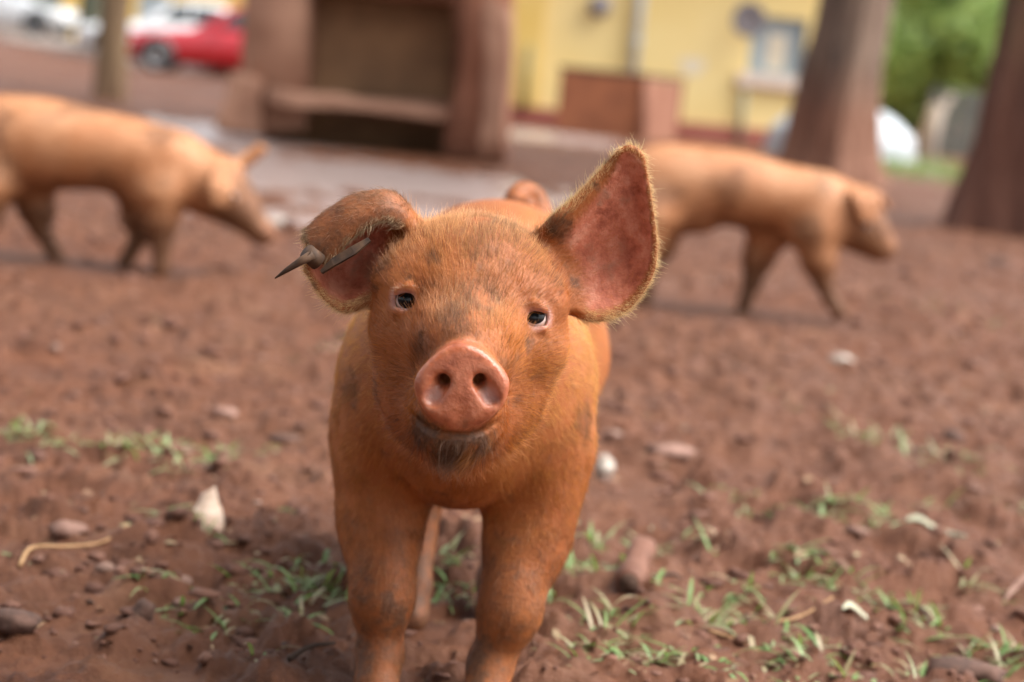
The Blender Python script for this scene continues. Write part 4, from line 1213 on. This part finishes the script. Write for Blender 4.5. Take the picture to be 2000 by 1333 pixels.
CLOD.set('Base Color', CLOD.mix(.45, CLOD.ramp(_n2, [(.3, (.06, .022, .012)), (.7, (.17, .068, .040))]), CLOD.ramp(_g.outputs['Random Per Island'], [(0, (.06, .024, .014)), (.6, (.16, .065, .040)), (.95, (.26, .13, .09)), (1, (.40, .29, .24))])))
CLOD.bump(CLOD.noise(300, 4), .6, .003)
V, Fc = clods(4200, 5)
o = fast_mesh('soil_clods', V, Fc, CLOD.m, None, False, 3); tag(o, 'small clods of red soil scattered over the trodden mud', 'soil', kind='stuff')

GRASSM = M('grass_blade', (.12, .22, .05), .45); _g = GRASSM.add('ShaderNodeNewGeometry')
GRASSM.set('Base Color', GRASSM.ramp(_g.outputs['Random Per Island'], [(0, (.085, .18, .045)), (.4, (.18, .29, .095)), (.65, (.30, .36, .19)), (.82, (.34, .27, .15)), (1, (.45, .36, .24))]))
_tr = GRASSM.add('ShaderNodeBsdfTranslucent'); _tr.inputs[0].default_value = (.22, .36, .07, 1); _mx = GRASSM.add('ShaderNodeMixShader'); _mx.inputs[0].default_value = .3
GRASSM.l.new(GRASSM.b.outputs[0], _mx.inputs[1]); GRASSM.l.new(_tr.outputs[0], _mx.inputs[2]); GRASSM.l.new(_mx.outputs[0], GRASSM.n['Material Output'].inputs[0])
# tufts: photograph x, y, spread in px, blades
TUFTS = [(60, 865, 40, 14), (120, 885, 40, 10), (200, 880, 45, 20), (255, 900, 40, 16), (300, 890, 40, 22), (350, 910, 60, 20), (400, 905, 40, 16), (440, 890, 25, 12), (10, 855, 25, 10), (520, 890, 18, 5),
         (520, 1015, 25, 7), (325, 1050, 18, 6), (410, 1078, 25, 5), (470, 1150, 35, 8), (280, 1165, 30, 7), (345, 1190, 35, 9), (400, 1225, 40, 14), (450, 1220, 30, 9), (540, 1180, 40, 14), (590, 1155, 40, 16), (610, 1185, 40, 14), (650, 1165, 35, 12), (575, 1235, 30, 11), (505, 1295, 18, 4), (20, 1095, 18, 3),
         (870, 1150, 40, 12), (890, 1120, 30, 9), (850, 1185, 22, 9), (905, 1180, 25, 7),
         (1105, 1120, 50, 12), (1140, 1145, 40, 10), (1170, 1095, 40, 10), (1210, 1120, 45, 8), (1250, 1060, 40, 9), (1300, 1075, 40, 10), (1380, 1090, 40, 6), (1060, 1090, 30, 6), (1060, 1165, 30, 6),
         (1440, 980, 35, 9), (1460, 1005, 25, 5), (1590, 1015, 40, 14), (1640, 1025, 45, 18), (1690, 1035, 40, 16), (1720, 1020, 30, 12), (1660, 860, 60, 16), (1720, 870, 60, 16), (1770, 885, 40, 8), (1850, 905, 50, 14), (1870, 930, 40, 10), (1830, 1000, 50, 10), (1990, 1000, 40, 8), (1560, 1130, 40, 16), (1580, 1155, 40, 16), (1660, 1170, 35, 12), (1700, 1170, 30, 8), (1900, 1160, 40, 8),
         (1420, 1190, 50, 16), (1460, 1180, 40, 14), (1380, 1215, 40, 12), (1350, 1235, 40, 10), (1440, 1235, 40, 8), (1290, 1175, 40, 7), (1755, 1195, 50, 14), (1790, 1210, 35, 9), (1840, 1225, 30, 6), (1800, 1265, 40, 10), (1130, 1225, 30, 6), (1210, 1240, 40, 9), (1190, 1280, 45, 12), (1150, 1300, 60, 14), (1240, 1305, 60, 16), (1310, 1315, 60, 14), (1400, 1325, 60, 12), (1480, 1275, 60, 10), (1540, 1270, 40, 10), (1590, 1325, 60, 16), (1660, 1315, 60, 12), (1790, 1310, 50, 8), (1930, 1300, 45, 16), (1970, 1290, 40, 12), (1040, 1230, 20, 4), (1580, 1210, 30, 4),
         (1440, 600, 40, 5), (1660, 570, 60, 10), (1800, 620, 80, 12), (1850, 600, 70, 10), (1960, 650, 60, 10), (1980, 750, 40, 6), (1540, 790, 30, 4), (620, 690, 40, 6), (680, 665, 40, 6)]
def grass(seed):
    rg = np.random.default_rng(seed); VV = []; k = 0
    for (px, py, sp, nb) in TUFTS:
        g = WG(px, py, 0)
        if g[1] > 6: continue
        m = g[1] / F_PX
        for b in range(int(nb * 2.1)):
            bxp = g[0] + rg.normal() * sp * m * .62; byp = g[1] + rg.normal() * sp * m * 1.3
            L = (.013 + .045 * rg.random() ** 1.5) * (1.0 + .12 * max(0, g[1] - 2.5)); w = .0013 + .0022 * rg.random()
            az = rg.random() * 6.283; el = .10 + .95 * rg.random() ** 1.7; droop = .2 + 1.5 * rg.random()
            d = np.array([math.cos(az), math.sin(az), 0]); sd = np.array([-d[1], d[0], 0])
            p = np.array([bxp, byp, 0.0]); rows = []
            e_ = el
            n = 6
            for s in range(n):
                ww = w * (1 - (s / (n - 1)) ** 2.2) * (.55 + .45 * min(1, s / 1.5)) + .0001
                up = np.array([0, 0, .22 * ww]) 
                rows += [p - sd * ww + up, p.copy(), p + sd * ww + up]
                p = p + (d * math.cos(e_) + np.array([0, 0, math.sin(e_)])) * L / (n - 1); e_ -= droop / (n - 1)
            VV.append(np.array(rows)); k += 1
    V = np.array(VV); z = ground_h(V[:, 1, 0], V[:, 1, 1]); V[:, :, 2] += z[:, None] - .002
    q = np.array([(3 * s + c, 3 * s + c + 1, 3 * s + c + 4, 3 * s + c + 3) for s in range(5) for c in (0, 1)])
    Q = (q[None] + (np.arange(k) * 18)[:, None, None]).reshape(-1, 4)
    return V.reshape(-1, 3), Q
V, Q = grass(3)
o = fast_mesh('grass', V, Q, GRASSM.m, None, True); tag(o, 'short green grass sprouting in sparse tufts from the mud', 'grass', kind='stuff')

def far_grass(seed, n=2600):
    rg = np.random.default_rng(seed); c = WG(1785, 338)
    x = c[0] + rg.normal(size=n) * .42; y = c[1] + 1.5 + rg.normal(size=n) * 2.0; a = rg.random(n) * 6.283
    L = .05 + .10 * rg.random(n); w = .006
    d = np.stack([np.cos(a) * .5, np.sin(a) * .5, np.ones(n)], 1) * L[:, None]; sd = np.stack([-np.sin(a), np.cos(a), 0 * a], 1) * w
    b = np.stack([x, y, ground_h(x, y) - .003], 1)
    V = np.stack([b - sd, b + sd, b + d + sd * .2, b + d - sd * .2], 1).reshape(-1, 3)
    return V, np.arange(4 * n).reshape(-1, 4)
V, Q = far_grass(6); o = fast_mesh('grass', V, Q, GRASSM.m, None, False); tag(o, 'patch of pale grass in front of the white tank', 'grass', kind='stuff')
def litter(n, seed):
    rg = np.random.default_rng(seed); y = 1.85 * np.exp(rg.random(n) * math.log(7 / 1.85)); x = (rg.random(n) - .5) * .62 * y
    keep = puddle_mask(x, y) < -.2; x, y = x[keep], y[keep]; z = ground_h(x, y); n = len(x)
    a = rg.random(n) * 6.283; L = .003 + .010 * rg.random(n) ** 3; w = L * (.12 + .5 * rg.random(n) ** 2)
    d = np.stack([np.cos(a), np.sin(a), rg.normal(size=n) * .25], 1); sd = np.stack([-np.sin(a), np.cos(a), rg.normal(size=n) * .3], 1)
    c = np.stack([x, y, z + .003], 1)
    up = np.array([0, 0, 1.0]) * (L * .25)[:, None]
    V = np.stack([c - d * L[:, None], c - sd * w[:, None] + up, c + d * L[:, None], c + sd * w[:, None] + up * .4], 1).reshape(-1, 3)
    return V, np.arange(4 * n).reshape(-1, 4)
LIT = M('litter_bits', (.3, .2, .1), .75); _g = LIT.add('ShaderNodeNewGeometry')
LIT.set('Base Color', LIT.ramp(_g.outputs['Random Per Island'], [(0, (.04, .02, .012)), (.45, (.13, .06, .035)), (.80, (.22, .12, .06)), (.93, (.34, .25, .15)), (1, (.18, .20, .09))]))
V, Q = litter(2600, 9); o = fast_mesh('leaf_litter', V, Q, LIT.m, None, False); tag(o, 'tiny scraps of dry leaf and straw strewn over the mud', 'litter', kind='stuff')

def stone(name, px, py, size, mat, label, cat, squash=.6, seed=0, rot=0.0, group=None):
    g = WG(px, py, 0); V = V1.copy(); rg = np.random.default_rng(seed)
    d = 1 + .28 * noise3(V * 1.3 + seed * 7.3) + .10 * noise3(V * 3.5 + seed)
    V = V * d[:, None] * np.array(size) ; c_, s_ = math.cos(rot), math.sin(rot)
    V = V @ np.array([[c_, s_, 0], [-s_, c_, 0], [0, 0, 1]])
    z = ground_h(np.array([g[0]]), np.array([g[1]]))[0]
    o = fast_mesh(name, V, F1, mat, None, True, 3); o.location = (g[0], g[1], z + size[2] * .45)
    return tag(o, label, cat, group)
V1, F1 = ico(3)
PALE = noisy('pale_stone', (.26, .20, .16), (.46, .41, .36), 40, .8, .4, .004)
DARKS = noisy('dark_soil_stone', (.055, .028, .02), (.12, .06, .042), 50, .85, .5, .004)
PINKS = noisy('dusty_stone', (.17, .085, .06), (.27, .155, .12), 45, .85, .5, .004)
stone('stone', 1180, 925, (.016, .020, .017), PALE, 'small white stone on the mud right of the near piglet', 'stone', seed=3, group='stones on the mud')
stone('stone', 1642, 712, (.026, .03, .016), PALE, 'pale flat stone lying below the right walking piglet', 'stone', seed=5, group='stones on the mud')
stone('stone', 540, 432, (.05, .05, .03), PALE, 'white stone on wet mud in front of the left piglet\'s snout', 'stone', seed=7, group='stones on the mud')
stone('stone', 132, 1050, (.022, .016, .010), PINKS, 'dusty flat stone beside the dry stalk', 'stone', seed=9, group='stones on the mud')
stone('stone', 440, 805, (.024, .018, .010), PINKS, 'dusty stone above the row of grass tufts', 'stone', seed=11, group='stones on the mud')
stone('stone', 1310, 900, (.036, .026, .012), PINKS, 'flat dusty stone slab right of the white stone', 'stone', seed=13, rot=.4, group='stones on the mud')
stone('soil_lump', 1285, 892, (.018, .012, .012), DARKS, 'dark squarish lump of soil beside the dusty slab', 'lump', seed=14, group='dark lumps of soil')
stone('soil_lump', 1860, 860, (.022, .018, .017), DARKS, 'dark lump of soil at the right between grass tufts', 'lump', seed=16, group='dark lumps of soil')
stone('soil_lump', 30, 1245, (.024, .02, .012), DARKS, 'dark lump of soil at the lower left edge', 'lump', seed=18, group='dark lumps of soil')
stone('soil_lump', 280, 1210, (.012, .012, .013), DARKS, 'dark upright lump of soil near the left grass', 'lump', seed=20, group='dark lumps of soil')
stone('soil_lump', 1885, 1315, (.042, .022, .014), DARKS, 'broad dark lump of soil in the lower right corner', 'lump', seed=22, group='dark lumps of soil')
stone('soil_lump', 560, 865, (.030, .012, .007), DARKS, 'long dark ridge of soil left of the piglet', 'lump', seed=24, group='dark lumps of soil')
stone('soil_lump', 1800, 880, (.024, .012, .009), DARKS, 'dark soil ridge under the right grass tufts', 'lump', seed=26, group='dark lumps of soil')
stone('soil_lump', 1950, 520, (.07, .06, .03), DARKS, 'dark lump of mud at the right edge below the mossy trunk', 'lump', seed=28, group='dark lumps of soil')

# dried curled husk standing on the mud, left
HUSK = noisy('dry_husk', (.50, .34, .24), (.64, .50, .40), 70, .7, .3, .002)
def leaf_sheet(name, ctrl, mat, label, cat, group=None, th=.0012):
    g = cr(ctrl, 16); g = np.swapaxes(cr(np.swapaxes(g, 0, 1), 12), 0, 1); o = g.mean((0, 1)); nu, nv = g.shape[:2]
    V = (g - o).reshape(-1, 3); Q = [(i * nv + j, (i + 1) * nv + j, (i + 1) * nv + j + 1, i * nv + j + 1) for i in range(nu - 1) for j in range(nv - 1)]
    ob = fast_mesh(name, V, Q, mat, None, True); ob.location = o
    md = ob.modifiers.new('thickness', 'SOLIDIFY'); md.thickness = th
    return tag(ob, label, cat, group)
Yh = WG(400, 1048)[1]
leaf_sheet('dry_husk', [[W(362, 1048, Yh - .01), W(385, 1056, Yh - .03), W(415, 1052, Yh - .03), W(437, 1040, Yh)],
                        [W(366, 1012, Yh), W(388, 1016, Yh - .018), W(415, 1012, Yh - .018), W(434, 1002, Yh + .004)],
                        [W(384, 990, Yh + .012), W(394, 990, Yh + .002), W(410, 986, Yh + .002), W(426, 980, Yh + .012)],
                        [W(396, 965, Yh + .02), W(402, 963, Yh + .016), W(410, 958, Yh + .016), W(420, 950, Yh + .02)]], HUSK, 'pale curled dry husk lying on the mud at the left', 'husk')
PALELEAF = noisy('pale_leaf', (.34, .36, .24), (.48, .44, .33), 60, .7, .3, .002)
def flat_leaf(name, pts, mat, label, lift=.004, group='fallen leaves on the mud'):
    n = len(pts); rows = []
    for i, (x, y, w) in enumerate(pts):
        g = WG(x, y); z = ground_h(np.array([g[0]]), np.array([g[1]]))[0] + lift * (1 + math.sin(i * 1.7))
        m = g[1] / F_PX; rows.append([(g[0], g[1] - w * m * 2.0, z), (g[0], g[1], z + .004), (g[0], g[1] + w * m * 2.0, z - .002)])
    return leaf_sheet(name, rows, mat, label, 'leaf', group)
flat_leaf('fallen_leaf', [(1765, 1040, 4), (1790, 1042, 14), (1830, 1058, 16), (1880, 1085, 3)], PALELEAF, 'pale grey-green leaf lying flat at the right')
flat_leaf('fallen_leaf', [(1640, 1240, 3), (1655, 1232, 8), (1690, 1238, 3)], PALELEAF, 'tiny pale leaf scrap at the lower right')
flat_leaf('fallen_leaf', [(1960, 1180, 3), (1975, 1168, 10), (2000, 1160, 10)], PINKS, 'dusty brown leaf at the right edge')
# broken piece of brown pipe or cane
TWIG_ = noisy('dark_pith', (.04, .02, .012), (.08, .04, .025), 80, .9)
CANE = noisy('brown_cane', (.12, .046, .026), (.19, .082, .050), 30, .75, .3, .003)
a, b = WG(1222, 1192), WG(1250, 1128)
cane = empty('cane_piece', (a[0], a[1], 0)); zz = ground_h(np.array([a[0]]), np.array([a[1]]))[0] + .012
tt = np.linspace(0, 1, 12)[:, None]; dv = np.array([(b - a)[0], (b - a)[1], .006])
V, Fc = tube(np.array([0, 0, zz]) + dv * tt, .0150 + .0015 * np.sin(tt[:, 0] * 9), 18, True)
V = np.array(V); V = V + np.stack([noise3(V * 60), noise3(V * 60 + 9), noise3(V * 60 + 19)], 1) * .0030
mesh_obj('stem', V, Fc, CANE, cane)
V, Fc = tube([(-.0005, -.0035, zz), (0, .002, zz)], [.0115, .0118], 14); mesh_obj('broken_end', V, Fc, TWIG_, cane)
tag(cane, 'short thick piece of muddy brown cane lying among the right-hand grass', 'cane')
STRAW = noisy('dry_straw', (.36, .20, .09), (.48, .30, .15), 40, .8)
TWIG = noisy('dark_twig', (.045, .026, .018), (.09, .055, .038), 60, .85)
def stalk(name, pts, r, mat, label, group):
    P = []
    for i, (x, y) in enumerate(pts):
        g = WG(x, y); P.append(np.array([g[0], g[1], ground_h(np.array([g[0]]), np.array([g[1]]))[0] + r * 1.5]))
    P = cr(P, 14); o = P.mean(0); V, Fc = tube(P - o, np.linspace(r, r * .6, len(P)), 8)
    ob = mesh_obj(name, V, Fc, mat); ob.location = o
    return tag(ob, label, 'twig', group)
stalk('dry_stalk', [(38, 1118), (60, 1098), (130, 1095), (200, 1078), (245, 1066)], .0022, STRAW, 'thin straw-coloured stalk lying at the left', 'stalks and twigs')
stalk('dry_stalk', [(1500, 1245), (1560, 1236), (1620, 1228)], .0016, STRAW, 'thin straw-coloured stalk among the right-hand grass', 'stalks and twigs')
stalk('dry_stalk', [(1380, 1258), (1440, 1270), (1480, 1290)], .0014, STRAW, 'short straw stalk below the right-hand grass', 'stalks and twigs')
stalk('twig', [(560, 1322), (600, 1315), (650, 1312)], .003, TWIG, 'dark twig beside the near piglet\'s left foreleg', 'stalks and twigs')
stalk('twig', [(1280, 1165), (1320, 1160), (1360, 1172)], .0018, TWIG, 'dark curved twig right of the cane piece', 'stalks and twigs')
stalk('twig', [(1730, 1190), (1790, 1215), (1830, 1250)], .003, TWIG, 'dark bent twig at the lower right', 'stalks and twigs')
